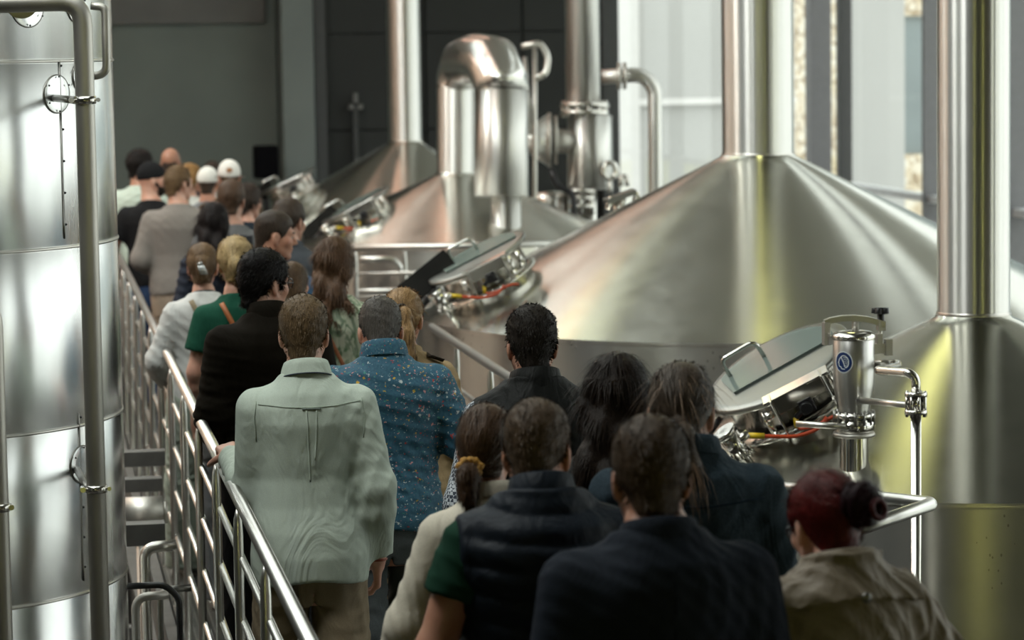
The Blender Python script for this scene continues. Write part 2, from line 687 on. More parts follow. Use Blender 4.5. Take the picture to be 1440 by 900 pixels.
# ------------------------------------------------------------------ steel
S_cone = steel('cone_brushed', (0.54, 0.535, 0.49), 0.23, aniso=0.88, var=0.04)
S_cone_shaded = steel('cone_brushed_dark', (0.40, 0.395, 0.345), 0.23, aniso=0.88, var=0.05)  # same steel, its darker surroundings put into the base colour
S_stack = steel('stack_polished', (0.68, 0.67, 0.64), 0.33, aniso=0.97, var=0.02, rvar=.02)
S_shell = steel('shell_brushed', (0.55, 0.54, 0.5), 0.30, aniso=0.6, var=0.05, dirt=34)
S_clad = steel('cladding_sheet', (0.86, 0.87, 0.87), 0.26, aniso=0.9, var=0.03, streak=(2, 2, .08), rvar=.04)
S_pipe = steel('pipe_satin', (0.60, 0.58, 0.54), 0.30, var=0.08)
S_pipe_dull = steel('pipe_dull', (0.52, 0.50, 0.46), 0.48, var=0.14, streak=(1, 1, .3))
S_bright = steel('fitting_bright', (0.68, 0.66, 0.62), 0.15, var=0.08)
S_dark = steel('fitting_dark', (0.22, 0.215, 0.2), 0.35, var=0.2)
S_rail = steel('rail_satin', (0.62, 0.61, 0.58), 0.30, var=0.02, rvar=.015)
S_lid = steel('lid_plate', (0.27, 0.27, 0.25), 0.38, var=0.08)
P_black = plain('black_plastic', (0.012, 0.012, 0.014), 0.35, var=0.2)
P_orange = plain('orange_cable', (0.62, 0.075, 0.02), 0.45, var=0.1)
P_yellow = plain('yellow_sleeve', (0.75, 0.52, 0.02), 0.45, var=0.1)
P_darkplate = plain('dark_plate', (0.010, 0.010, 0.009), 0.7, var=0.2, spec=.05)
G_lid = None
S_plate = plain('plate_grey', (0.16, 0.155, 0.14), 0.6, var=.08)


def lid_glass():
    mt, nt, bs = nmat('lid_glass')
    bs.inputs['Base Color'].default_value = (0.30, 0.37, 0.34, 1)
    bs.inputs['Roughness'].default_value = 0.12
    bs.inputs['Specular IOR Level'].default_value = 0.3
    bs.inputs['Transmission Weight'].default_value = 0.5
    bs.inputs['Metallic'].default_value = 0.0
    bs.inputs['IOR'].default_value = 1.16
    return mt


G_lid = lid_glass()


def px_r(px, d):
    return px * d / F_PX


TANKS = {}


def tank(key, label, axis_px, d, y_top, y_rimfront, Rr, stack_px, top_z=5.6, stack=True, clad_dirt=True):
    P = at_depth(axis_px, y_top, d)
    ztop = P.z
    # front of the rim
    zr = at_depth(axis_px, y_rimfront, d - Rr).z if y_rimfront < 50 or True else 0
    rs = px_r(stack_px / 2, d)
    t = thing('brew_kettle', label, 'tank', (P.x, P.y, ZF), 0)
    zt, zrm = ztop - ZF, zr - ZF
    MB().lathe([(Rr, 0), (Rr, zrm)], 128).build('shell', S_shell, t)
    MB().lathe([(Rr + .0006, zrm - .022), (Rr + .0012, zrm - .015), (Rr + .0006, zrm - .008)], 128).build('rim_seam', S_pipe, t)
    sl = (zt - zrm) / (Rr - rs)
    prof = []
    for i in range(25):
        q = i / 24
        r = Rr + (rs * 1.06 - Rr) * q
        prof.append((r, zrm + (zt - zrm - .012) * q))
    prof.append((rs * 1.01, zt + .006))
    MB().lathe(prof, 160).build('cone_roof', S_cone if key != 'T1' else S_cone_shaded, t)
    if stack:
        so = MB().lathe([(rs, zt - .01), (rs, top_z - ZF)], 64).build('exhaust_stack', S_stack, t)
        MB().lathe([(rs + .001, zt - .012), (rs + .006, zt), (rs + .001, zt + .012)], 64).build('weld_collar', S_pipe, t)
    TANKS[key] = dict(obj=t, P=P, ztop=ztop, zrim=zr, R=Rr, rs=rs, sl=sl)
    return t


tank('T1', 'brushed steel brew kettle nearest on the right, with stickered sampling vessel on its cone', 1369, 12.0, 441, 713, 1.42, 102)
tank('T2', 'largest steel brew kettle with the widest cone, in the middle behind the crowd', 1066, 16.5, 217, 486, 2.0, 101)
tank('T3', 'steel brew kettle with an arched exhaust duct, behind the largest cone', 641, 23.0, 243, 352, 1.36, 54, top_z=2.2, stack=False)
tank('T4', 'farthest steel brew kettle, under a pale round stack beside the dark wall', 570, 28.5, 198, 318, 1.5, 46)


def cone_hit(key, px, py):
    """depth at which the pixel's ray meets the cone roof"""
    T = TANKS[key]
    best = None
    for i in range(4000):
        d = (T['P'] - CAM).length - T['R'] - .3 + i * .001
        p = at_depth(px, py, d)
        rho = math.hypot(p.x - T['P'].x, p.y - T['P'].y)
        if rho < T['R'] and p.z <= T['ztop'] - T['sl'] * (rho - T['rs']):
            return p, d
    return at_depth(px, py, T['P'].length), T['P'].length


def local(t, p):
    return Vector(p) - Vector(t.location)


# camera-aligned horizontal basis (for hatch directions)
CX = Vector((_r0.x, _r0.y, 0)).normalized()
CY = Vector((-CX.y, CX.x, 0))


def hatch(key, px, py, d, Rh, n, full=True, plate=(-.02, 0.3, -.33, .2, .15), plate_mat=None, handle_at=-.45):
    """round manway with hinged glass lid: neck, flange, lid, glass, handle, hinge bracket, cable, lamp"""
    T = TANKS[key]
    t = T['obj']
    C = at_depth(px, py, d)
    nw = (CX * n[0] + CY * n[1] + Vector((0, 0, n[2]))).normalized()
    xw = CX + Vector((0, 0, 0))
    xw = (CX - nw * CX.dot(nw)).normalized()
    M = frame(local(t, C), nw, xw)      # z = lid normal, x = to the right in view, y = away
    s = Rh / 0.29
    neck = MB().lathe([(.245 * s, -.34 * s), (.245 * s, -.035 * s), (.262 * s, -.03 * s), (.262 * s, -.012 * s), (.2 * s, -.012 * s)], 64, M).build('manway', S_bright, t)
    MB().lathe([(.25 * s, -.175 * s), (.285 * s, -.165 * s), (.285 * s, -.15 * s), (.25 * s, -.14 * s)], 64, M).build('reinforcing_ring', S_bright, neck)
    # lid: flat ring of steel with dished lower edge
    MB().lathe([(.245 * s, -.012 * s), (.295 * s, -.012 * s), (.303 * s, -.006 * s), (.303 * s, .006 * s), (.295 * s, .012 * s), (.262 * s, .014 * s), (.0001, .014 * s)], 72, M).build('lid', S_lid, neck)
    # glass with one straight edge
    g = MB()
    rim = []
    for k in range(64):
        a = 2 * math.pi * k / 64
        x, y = .25 * s * math.cos(a), .25 * s * math.sin(a)
        # chord cut on the lower left
        for nd, dist in ((Vector((.10, -.995)), .062), (Vector((-.98, -.20)), .195)):
            over = x * nd.x + y * nd.y - dist * s
            if over > 0:
                x -= nd.x * over
                y -= nd.y * over
        rim.append((x, y))
    top = [M @ Vector((x, y, .024 * s)) for x, y in rim]
    bot = [M @ Vector((x, y, .0145 * s)) for x, y in rim]
    nv = len(rim)
    g.add(top + bot, [tuple(range(nv)), tuple(range(nv, 2 * nv))[::-1]] + [(k, nv + k, nv + (k + 1) % nv, (k + 1) % nv) for k in range(nv)])
    g.build('lid_glass', G_lid, neck)
    hx = handle_at * .42 * s
    hp = [Vector((hx - .055 * s, .10 * s, .015 * s)), Vector((hx - .06 * s, .10 * s, .1 * s)), Vector((hx + .09 * s, .12 * s, .1 * s)), Vector((hx + .095 * s, .12 * s, .015 * s))]
    MB().tube([M @ p for p in hp], .0085 * s, 10, bend=.03 * s).build('lid_handle', S_bright, neck)
    # hinge bracket on the near side: angle plate and two cheeks
    b = MB()
    rot = M.to_3x3()

    def lb(mb, c, sz):
        mb.box(M @ Vector(c), sz, rot)

    lb(b, (.05 * s, -.285 * s, .012 * s), (.27 * s, .075 * s, .008 * s))
    lb(b, (.05 * s, -.318 * s, -.02 * s), (.2 * s, .008 * s, .065 * s))
    lb(b, (-.055 * s, -.31 * s, -.055 * s), (.008 * s, .075 * s, .15 * s))
    lb(b, (.155 * s, -.31 * s, -.055 * s), (.008 * s, .075 * s, .15 * s))
    b.build('hinge_bracket', S_bright, neck, bevel=.002)
    for (c1, c2, rr) in (((-.10, -.30, -.05), (-.10, -.30, -.13), .014), ((.18, -.27, -.01), (.18, -.27, -.13), .016), ((.23, -.2, -.02), (.23, -.2, -.12), .016), ((-.07, -.315, -.04), (-.11, -.315, -.04), .02)):
        bb = MB().cyl(M @ (Vector(c1) * s), M @ (Vector(c2) * s), rr * s, 12)
        bb.cyl(M @ (Vector(c1) * s).lerp(Vector(c2) * s, .8), M @ (Vector(c1) * s).lerp(Vector(c2) * s, .95), rr * s * 1.4, 6)
        bb.build('clamp_bolt', S_bright, neck)
    sb = MB()
    lb(sb, (.055 * s, -.3 * s, -.07 * s), (.055 * s, .05 * s, .06 * s))
    sb.cyl(M @ Vector((.05 * s, -.32 * s, -.07 * s)), M @ Vector((.05 * s, -.345 * s, -.07 * s)), .024 * s, 14)
    sb.cyl(M @ Vector((.03 * s, -.3 * s, -.085 * s)), M @ Vector((-.005 * s, -.3 * s, -.1 * s)), .012 * s, 10)
    sb.build('safety_switch', P_black, neck, bevel=.003)
    # orange cable with yellow sleeves running to a junction fitting
    # flat plate standing behind the left end
    pl = MB()
    c0 = Vector((plate[2] * s, plate[1] * s, plate[0] * s))
    pl.box(M @ c0, (plate[3] * s, .012 * s, plate[4] * s), rot @ Matrix.Rotation(R(-38), 3, 'X') @ Matrix.Rotation(R(-14), 3, 'Y'))
    pl.cyl(M @ c0, M @ Vector((-.2 * s, .15 * s, -.04 * s)), .012 * s, 10)
    pl.build('counter_plate', plate_mat or S_lid, neck, bevel=.003)
    arm = MB()
    arm.cyl(M @ Vector((-.27 * s, -.12 * s, -.03 * s)), M @ Vector((-.44 * s, -.22 * s, -.085 * s)), .012 * s, 10)
    arm.cyl(M @ Vector((-.33 * s, -.155 * s, -.05 * s)), M @ Vector((-.44 * s, -.22 * s, -.085 * s)), .021 * s, 12)
    arm.build('lid_lever', P_black, neck)
    if not full:
        return M
    pts = [(-.005, -.30, -.10), (-.02, -.31, -.14), (.05, -.33, -.155), (.13, -.33, -.15), (.17, -.31, -.175)]
    MB().tube([M @ Vector((x * s, y * s, z * s)) for x, y, z in pts], .0075 * s, 8, bend=.05 * s).build('cable', P_orange, neck)
    pts2 = [(.10, -.335, -.14), (.05, -.34, -.165), (-.03, -.35, -.15), (-.11, -.36, -.10), (-.19, -.36, -.05)]
    MB().tube([M @ Vector((x * s, y * s, z * s)) for x, y, z in pts2], .0075 * s, 8, bend=.05 * s).build('cable', P_orange, neck)
    MB().cyl(M @ Vector((-.005 * s, -.3 * s, -.098 * s)), M @ Vector((-.018 * s, -.309 * s, -.135 * s)), .0105 * s, 10).build('cable_sleeve', P_yellow, neck)
    MB().cyl(M @ Vector((-.135 * s, -.36 * s, -.084 * s)), M @ Vector((-.19 * s, -.36 * s, -.05 * s)), .0115 * s, 10).build('cable_sleeve', P_yellow, neck)
    # sight lamp: short cylinder standing on the cone at the left
    lp = MB()
    A = Vector((-.225 * s, -.36 * s, -.22 * s))
    Bp = Vector((-.26 * s, -.36 * s, .01 * s))
    lp.cyl(M @ A, M @ Bp, .018 * s, 14)
    mid = A.lerp(Bp, .45)
    lp.cyl(M @ mid, M @ A.lerp(Bp, .95), .036 * s, 18)
    lp.cyl(M @ A.lerp(Bp, .9), M @ Bp, .047 * s, 20)
    lp.cyl(M @ (A.lerp(Bp, .72)), M @ (A.lerp(Bp, .72) + Vector((.07 * s, 0, .01 * s))), .017 * s, 12)
    for a in range(8):
        an = a * math.pi / 4
        lp.cyl(M @ (A.lerp(Bp, .42) + Vector((.04 * s * math.cos(an), .04 * s * math.sin(an), 0))), M @ (A.lerp(Bp, .56) + Vector((.04 * s * math.cos(an), .04 * s * math.sin(an), 0))), .006 * s, 6)
    lp.build('sight_lamp', S_bright, t)
    return M


hatch('T1', 1093, 518, 11.45, .305, (-.47, -.20, .85), plate_mat=S_plate, plate=(.0, .20, -.52, .24, .18), handle_at=-.30)
hatch('T2', 671, 363, 15.95, .29, (-.44, -.13, .89), plate_mat=P_darkplate, plate=(.02, .02, -.30, .34, .16), handle_at=-.2)
hatch('T3', 500, 289, 22.7, .29, (-.46, -.05, .88), plate_mat=P_darkplate, plate=(.0, .02, -.32, .34, .16))
hatch('T4', 405, 255, 28.1, .29, (-.42, -.03, .9), full=False, plate_mat=P_darkplate, plate=(.0, .02, -.32, .34, .16))

# ------------------------------------------------------------------ sampling vessel on the nearest cone
p0, dS = cone_hit('T1', 1201, 652)
T1o = TANKS['T1']['obj']
sv = thing('sampling_vessel', 'steel sampling vessel with round blue hairnet sticker, standing on the nearest cone', 'vessel', (p0.x, p0.y, p0.z))
q = dS / F_PX


def sz(py):            # height above the vessel's foot for an image row
    return at_depth(1201, py, dS).z - p0.z


MB().lathe([(20 * q, sz(664)), (20 * q, sz(611))], 40).build('foot_pipe', S_bright, sv)
MB().lathe([(20 * q, sz(613)), (29 * q, sz(613)), (30 * q, sz(610)), (29 * q, sz(607)), (20 * q, sz(607))], 40).build('lower_flange', S_pipe_dull, sv)
MB().lathe([(20 * q, sz(607)), (27 * q, sz(606)), (29 * q, sz(600)), (29 * q, sz(592)), (26 * q, sz(590)), (26 * q, sz(587)), (29.5 * q, sz(585)), (29.5 * q, sz(580)), (24 * q, sz(578))], 40).build('clamp_ring', S_bright, sv)
bt = MB()
for k in range(14):
    a = 2 * math.pi * k / 14
    bt.cyl((27.5 * q * math.cos(a), 27.5 * q * math.sin(a), sz(595)), (27.5 * q * math.cos(a), 27.5 * q * math.sin(a), sz(576)), 2.6 * q, 8)
bt.build('flange_bolts', S_dark, sv)
MB().lathe([(21.5 * q, sz(580)), (22 * q, sz(575)), (28 * q, sz(546)), (29 * q, sz(538)), (29.2 * q, sz(473)), (27 * q, sz(470))], 56).build('body', steel('vessel_satin', (0.62, 0.61, 0.59), 0.30, var=0.05, streak=(1, 1, .2)), sv)
MB().lathe([(30 * q, sz(475)), (31 * q, sz(472)), (30 * q, sz(468)), (24 * q, sz(464)), (12 * q, sz(462.5)), (.0001, sz(462))], 48).build('cover', S_bright, sv)


def sl_(px, py, dy=0.0):       # local point at the vessel's depth
    return at_depth(px, py, dS + dy) - p0


ar = MB()
arc = [sl_(1160, 454), sl_(1168, 450.5), sl_(1184, 447.5), sl_(1202, 447), sl_(1220, 449), sl_(1238, 454), sl_(1244, 457)]
for a, b in zip(arc, arc[1:]):
    mid = (a + b) / 2
    dv = b - a
    ar.box(mid, (dv.length * 1.05, 14 * q, 8 * q), Matrix.Rotation(math.atan2(dv.z, math.hypot(dv.x, dv.y)), 3, 'Y').inverted().to_3x3() if False else dv.to_track_quat('X', 'Z').to_matrix())
ar.build('closing_yoke', S_pipe, sv)
MB().box(sl_(1162, 469), (9 * q, 15 * q, 32 * q)).box(sl_(1170, 478), (14 * q, 13 * q, 12 * q)).build('hinge_lug', S_pipe_dull, sv, bevel=.001)
MB().cyl(sl_(1203, 464), sl_(1203, 448), 5 * q, 12).build('pressure_screw', S_pipe_dull, sv)
MB().box(sl_(1239, 458), (11 * q, 13 * q, 14 * q)).cyl(sl_(1238, 458), sl_(1237, 490), 3 * q, 10).box(sl_(1236, 480), (8 * q, 13 * q, 22 * q)).box(sl_(1249, 488), (10 * q, 12 * q, 23 * q)).box(sl_(1238, 490), (22 * q, 11 * q, 14 * q)).build('latch_bracket', S_pipe_dull, sv, bevel=.001)
kn = MB()
kn.cyl(sl_(1238.5, 454), sl_(1238.5, 440), 5 * q, 14)
for k in range(5):
    a = 2 * math.pi * k / 5 + .3
    kn.cyl(sl_(1238.5, 441) + Vector((9 * q * math.cos(a), 9 * q * math.sin(a), 0)), sl_(1238.5, 433.5) + Vector((8 * q * math.cos(a), 8 * q * math.sin(a), 0)), 4.6 * q, 12)
kn.cyl(sl_(1238.5, 442), sl_(1238.5, 432.5), 9.5 * q, 20)
kn.build('star_knob', P_black, sv, bevel=.001)
# blue hairnet sticker wrapped on the body
vd = (CAM - p0)
vd.z = 0
a_view = math.atan2(vd.y, vd.x)
st_c = math.asin((1186.5 - 1201) / 29.2)
rb = 29.2 * q


def on_body(u, v, off):      # u, v in picture pixels from the sticker centre
    a = a_view + st_c + u / 29.2
    return Vector(((rb + off) * math.cos(a), (rb + off) * math.sin(a), sz(505 - v)))


def disc(ru, rv, off, n=40, cu=0, cv=0):
    mb = MB()
    vs = [on_body(cu, cv, off)]
    for rr in (.5, 1.0):
        for k in range(n):
            a = 2 * math.pi * k / n
            vs.append(on_body(cu + ru * rr * math.cos(a), cv + rv * rr * math.sin(a), off))
    fs = [(0, 1 + k, 1 + (k + 1) % n) for k in range(n)]
    fs += [(1 + k, 1 + n + k, 1 + n + (k + 1) % n, 1 + (k + 1) % n) for k in range(n)]
    mb.add(vs, fs, True)
    return mb


P_white = plain('sticker_white', (0.72, 0.76, 0.76), 0.4, var=0.02)
P_navy = plain('sticker_blue', (0.008, 0.03, 0.12), 0.35, var=0.05)
stk = disc(14.2, 15.4, .0006).build('hairnet_sticker', P_white, sv)
stk['label'] = 'round blue sticker showing a white head in a hairnet'
disc(12.7, 13.9, .0012).build('blue_field', P_navy, stk)


def line(pts, wd, off=.0018):
    mb = MB()
    for (x0, y0), (x1, y1) in zip(pts, pts[1:]):
        dx, dy = x1 - x0, y1 - y0
        L = math.hypot(dx, dy) or 1
        nx, ny = -dy / L * wd / 2, dx / L * wd / 2
        mb.add([on_body(x0 + nx, y0 + ny, off), on_body(x1 + nx, y1 + ny, off), on_body(x1 - nx, y1 - ny, off), on_body(x0 - nx, y0 - ny, off)], [(0, 1, 2, 3)])
    return mb


sgn = MB()
face = [(-3, 7.5), (-6.2, 4), (-6.6, 1.8), (-8, -1), (-6.6, -1.8), (-6.8, -4), (-5.2, -6.4), (-3, -6.6), (-2.4, -9.2), (3.0, -9.8)]
cap_ = [(-3, 7.5), (-1, 9.2), (3, 9.0), (6.5, 6.4), (8.2, 2.4), (8, -2.5), (6.6, -6), (4.2, -7.6), (2.2, -5.5), (1.4, -2.0), (-.6, 2.2), (-3, 7.5)]
for pl in (face, cap_):
    s2 = line(pl, 1.3)
    sgn.add(s2.v, s2.f)
for k in range(5):
    for j in range(4):
        x = 1.2 + j * 1.9 + (k % 2) * .5
        y = 6.6 - k * 2.7 - j * .2
        if x < 7.4 and (x > 2.6 or y > 0):
            d2 = disc(.62, .7, .0018, 8, x, y)
            sgn.add(d2.v, d2.f)
sgn.build('hairnet_symbol', P_white, stk)
# side pipes
DD = 10.42 - dS
MB().tube([sl_(1226, 513, .0), sl_(1262, 511, -.05), sl_(1262, 516, -.12), sl_(1234, 521, DD * .7), sl_(1278, 524, DD), sl_(1288, 532, DD), sl_(1288, 552, DD)], 6.2 * q, 14, bend=.025).build('outlet_pipe', S_bright, sv)
fl = MB()
for py in (555, 580):
    fl.cyl(sl_(1288, py - 3, DD), sl_(1288, py + 3, DD), 15 * q, 20)
fl.cyl(sl_(1288, 553, DD), sl_(1288, 583, DD), 10 * q, 20)
for k in range(8):
    a = k * math.pi / 4
    off = Vector((12.5 * q * math.cos(a), 12.5 * q * math.sin(a), 0))
    fl.cyl(sl_(1288, 550, DD) + off, sl_(1288, 586, DD) + off, 2.4 * q, 8)
fl.build('pipe_union', S_bright, sv)
bot = sl_(1288, 583, DD)
MB().cyl(bot, Vector((bot.x, bot.y, ZF - p0.z + .0)), 7.2 * q, 16).build('drop_pipe', S_bright, sv)
MB().cyl(sl_(1208, 563, -.09), sl_(1283, 570, DD), 4.6 * q, 12).build('strut', S_pipe, sv)
MB().cyl(sl_(1120, 596, -.02), sl_(1190, 600, -.09), 4.6 * q, 12).build('strut', S_pipe, sv)

# ------------------------------------------------------------------ arched duct of the third kettle
d3 = 23.0
T3 = TANKS['T3']['obj']


def pt3(px, py, dd=0.0, d=d3):
    return at_depth(px, py, d + dd)


r27, r37 = px_r(27, d3), px_r(37, d3)
base = pt3(641, 243)
du = thing('exhaust_duct', 'arched steel exhaust duct bending over beside the third cone', 'duct', base)
L3 = lambda px, py, dd=0.0: pt3(px, py, dd) - base
MB().cyl(L3(641, 246), L3(641, 120), r27, 40, cap=False).build('riser', S_stack, du)
DD3 = -.85
MB().tube([L3(641, 124), L3(641, 112), L3(652, 88, -.18), L3(671, 84, -.45), L3(692, 88, -.72), L3(705, 118, DD3), L3(705, 127, DD3)], [r27, r27 * 1.03, r27 * 1.22, r37 * .99, r37 * 1.02, r37, r37], 48).build('mitred_bend', steel('bend_polished', (0.66, 0.65, 0.62), 0.22, var=.03), du, smooth_all=True)
MB().cyl(L3(705, 122, DD3), L3(705, 276, DD3), r37 * .985, 48).build('silencer', S_stack, du)
MB().cyl(L3(711, 274, DD3), Vector((L3(711, 276, DD3).x, L3(711, 276, DD3).y, ZF - base.z)), px_r(20.5, d3), 32).build('down_pipe', S_stack, du)
hook = MB()
hook.tube([L3(733, 66, .2), L3(760, 60, .2), L3(771, 80, .2), L3(768, 104, .2), L3(752, 110, .2)], px_r(5, d3), 10, bend=.05)
hook.cyl(L3(752, 62, .2), L3(752, 335, .2), px_r(3.6, d3), 10)
hook.cyl(L3(738, 80, .2), L3(746, 190, .2), px_r(3, d3), 10)
hook.build('condensate_line', S_pipe, du)

# ------------------------------------------------------------------ vapour column
dc = 24.5
basec = at_depth(828, 300, dc)
vc = thing('vapour_column', 'upright steel vapour column with cone-ended side valve behind the largest cone', 'column', (basec.x, basec.y, ZF))
bc = Vector((basec.x, basec.y, ZF))
LC = lambda px, py, dd=0.0: at_depth(px, py, dc + dd) - bc
MB().cyl(LC(820, 152), Vector((LC(820, 0).x, LC(820, 0).y, 5.6 - ZF)), px_r(24, dc), 40).build('upper_pipe', S_stack, vc)
fl = MB()
fl.cyl(LC(822, 163), LC(822, 157), px_r(35, dc), 40)
fl.cyl(LC(822, 152), LC(822, 146), px_r(35, dc), 40)
for k in range(12):
    a = k * math.pi / 6
    off = Vector((px_r(30, dc) * math.cos(a), px_r(30, dc) * math.sin(a), 0))
    fl.cyl(LC(822, 165) + off, LC(822, 142) + off, px_r(3, dc), 8)
fl.build('bolted_flange', S_bright, vc)
MB().cyl(LC(830, 266), LC(829, 164), px_r(32, dc), 48).build('vessel_body', S_stack, vc)
MB().cyl(Vector((LC(822, 280).x, LC(822, 280).y, 0)), LC(822, 264), px_r(17, dc), 24).build('lower_pipe', S_bright, vc)
vl = MB()
vl.cyl(LC(771, 197, -.1), LC(717, 197, -.1), px_r(37, dc), 40, r2=.004)
vl.build('valve_cone', steel('valve_satin', (.74, .73, .70), .38, var=.03), vc)
vf = MB()
vf.cyl(LC(770, 197, -.1), LC(775, 197, -.1), px_r(38, dc), 36)
vf.cyl(LC(779, 197, -.08), LC(784, 197, -.08), px_r(34, dc), 36)
vf.cyl(LC(771, 197, -.1), LC(806, 199, -.05), px_r(17, dc), 28)
vf.build('valve_flange', S_pipe_dull, vc)
ring = MB()
rc = LC(858, 240, -.2)
ring.tube([rc + Vector((px_r(9, dc) * math.cos(a * math.pi / 10), 0, px_r(11, dc) * math.sin(a * math.pi / 10))) for a in range(20)], px_r(4, dc), 10, closed=True)
ring.tube([LC(873, 262, -.2), LC(873, 248, -.2), LC(882, 248, -.2), LC(882, 262, -.2)], px_r(3.5, dc), 10, bend=.03)
ring.cyl(LC(858, 252, -.2), LC(858, 272, -.2), px_r(3, dc), 8)
ring.build('lifting_eyes', S_bright, vc)
cl = MB()
for px in (806, 816, 832):
    cl.cyl(LC(px, 264, -.15), LC(px, 302, -.15), px_r(4, dc), 10)
for py in (268, 278, 290):
    cl.cyl(LC(800, py, -.18), LC(836, py, -.18), px_r(3, dc), 8)
cl.build('clamp_rods', S_bright, vc)
hs = MB()
hs.tube([LC(775, 238, -.2), LC(784, 262, -.2), LC(806, 272, -.2), LC(808, 330, -.2)], px_r(4.5, dc), 10, bend=.06)
hs.build('hose', P_black, vc)
bu = MB()
bu.lathe([(.0001, 0), (px_r(26, dc), -.02), (px_r(28, dc), -.06), (px_r(28, dc), -.3)], 28, frame(LC(775, 268, .1), (0, 0, 1)))
bu.build('valve_cap', S_bright, vc)
# bent pipe against the bright wall
db = 23.5
pb = at_depth(920, 260, db)
bp = thing('bent_pipe', 'steel pipe bending down in front of the bright glazing beside the vapour column', 'pipe', (pb.x, pb.y, ZF))
LB = lambda px, py, dd=0.0: at_depth(px, py, db + dd) - Vector((pb.x, pb.y, ZF))
e = LB(921, 270)
MB().tube([LB(846, 108), LB(903, 105), LB(921, 124), Vector((e.x, e.y, 0))], px_r(10.5, db), 18, bend=.22).build('pipe', S_stack, bp)
ff = MB()
ff.cyl(LB(868, 107), LB(873, 107), px_r(19, db), 24)
ff.cyl(LB(876, 106.7), LB(881, 106.7), px_r(19, db), 24)
ff.build('pipe_flange', S_pipe_dull, bp)
# second hatch seen over the top of the largest cone
pbk = at_depth(872, 284, 16.9)
bh = thing('rear_fitting', 'small chrome clamp fitting on the back edge of the largest cone', 'fitting', pbk)
k_ = 16.9 / F_PX
b_ = MB()
b_.box((0, 0, 8 * k_), (44 * k_, 30 * k_, 7 * k_), Matrix.Rotation(R(-18), 3, 'Y'))
b_.build('plate', S_lid, bh, bevel=.002)
b_ = MB()
b_.cyl((-20 * k_, -.03, -10 * k_), (-12 * k_, -.03, 8 * k_), 5 * k_, 12)
b_.cyl((20 * k_, -.03, 0 * k_), (24 * k_, -.03, 14 * k_), 5 * k_, 12)
b_.cyl((0, -.03, -6 * k_), (4 * k_, -.03, 6 * k_), 4 * k_, 12)
b_.cyl((0, .02, -.12), (0, .02, 6 * k_), 9 * k_, 12)
b_.build('clamps', S_bright, bh)

# ------------------------------------------------------------------ big cladded tank on the left
dL = 10.0
PL = at_depth(-160, 450, dL)
RL = px_r(326, dL)
lt = thing('storage_tank', 'tall cylindrical tank in riveted sheet-metal cladding at the left edge', 'tank', (PL.x, PL.y, ZF))


def zl_at(py):      # seam rows read at the tank's front
    return at_depth(60, py, dL - RL * .6).z - ZF


zz = [0, zl_at(608) - 1.09, zl_at(608), zl_at(350), zl_at(86), 8.2]
zz[1] = at_depth(60, 858, dL - RL * .7).z - ZF
for a, b in zip(zz, zz[1:]):
    MB().lathe([(RL - .004, a), (RL, a + .004), (RL, b - .004), (RL - .004, b)], 160).build('cladding_band', S_clad, lt)
sm_ = MB()
for z in zz[1:-1]:
    sm_.lathe([(RL - .002, z - .006), (RL + .003, z - .004), (RL + .004, z), (RL + .003, z + .004), (RL - .002, z + .006)], 160)
sm_.build('band_seam', S_pipe, lt)
tv = CAM - PL
a_t = math.atan2(tv.y, tv.x)


def ang(px):
    return a_t + math.asin(max(-1, min(1, (px + 160) / 326)))


def on_t(px, z, off):
    a = ang(px)
    return Vector(((RL + off) * math.cos(a), (RL + off) * math.sin(a), z))


def ring_plate(name, px, py, rpx, dd):
    z = at_depth(px, py, dd).z - ZF
    a = ang(px)
    k = dd / F_PX
    Mf = frame(on_t(px, z, .004), (math.cos(a), math.sin(a), 0), (0, 0, 1))

    def onc(r, an, off):
        da = r * k * math.cos(an) / RL
        return Vector(((RL + off) * math.cos(a + da), (RL + off) * math.sin(a + da), z + r * k * math.sin(an)))
    mb = MB()
    n = 40
    vs = [onc(0, 0, .004)] + [onc(r, 2 * math.pi * i / n, o_) for r, o_ in ((rpx * .5, .004), (rpx - .5, .004), (rpx, .0035), (rpx, 0)) for i in range(n)]
    fs = [(0, 1 + i, 1 + (i + 1) % n) for i in range(n)]
    for j in range(3):
        fs += [(1 + j * n + i, 1 + (j + 1) * n + i, 1 + (j + 1) * n + (i + 1) % n, 1 + j * n + (i + 1) % n) for i in range(n)]
    mb.add(vs, fs, True)
    rp = mb.build(name, S_clad, lt)
    dots = MB()
    for q_ in range(6):
        an = q_ * math.pi / 3
        c = Vector(((rpx - 2) * k * math.cos(an), (rpx - 2) * k * math.sin(an), .006))
        dots.lathe([(.0001, .004), (1.3 * k, .003), (1.5 * k, 0)], 8, Mf @ Matrix.Translation(c))
    dots.build('rivets', P_black, rp)
    MB().tube([onc(rpx + .4, 2 * math.pi * i / 40, .002) for i in range(40)], .0028, 8, closed=True).build('plate_edge', S_dark, rp)
    return rp


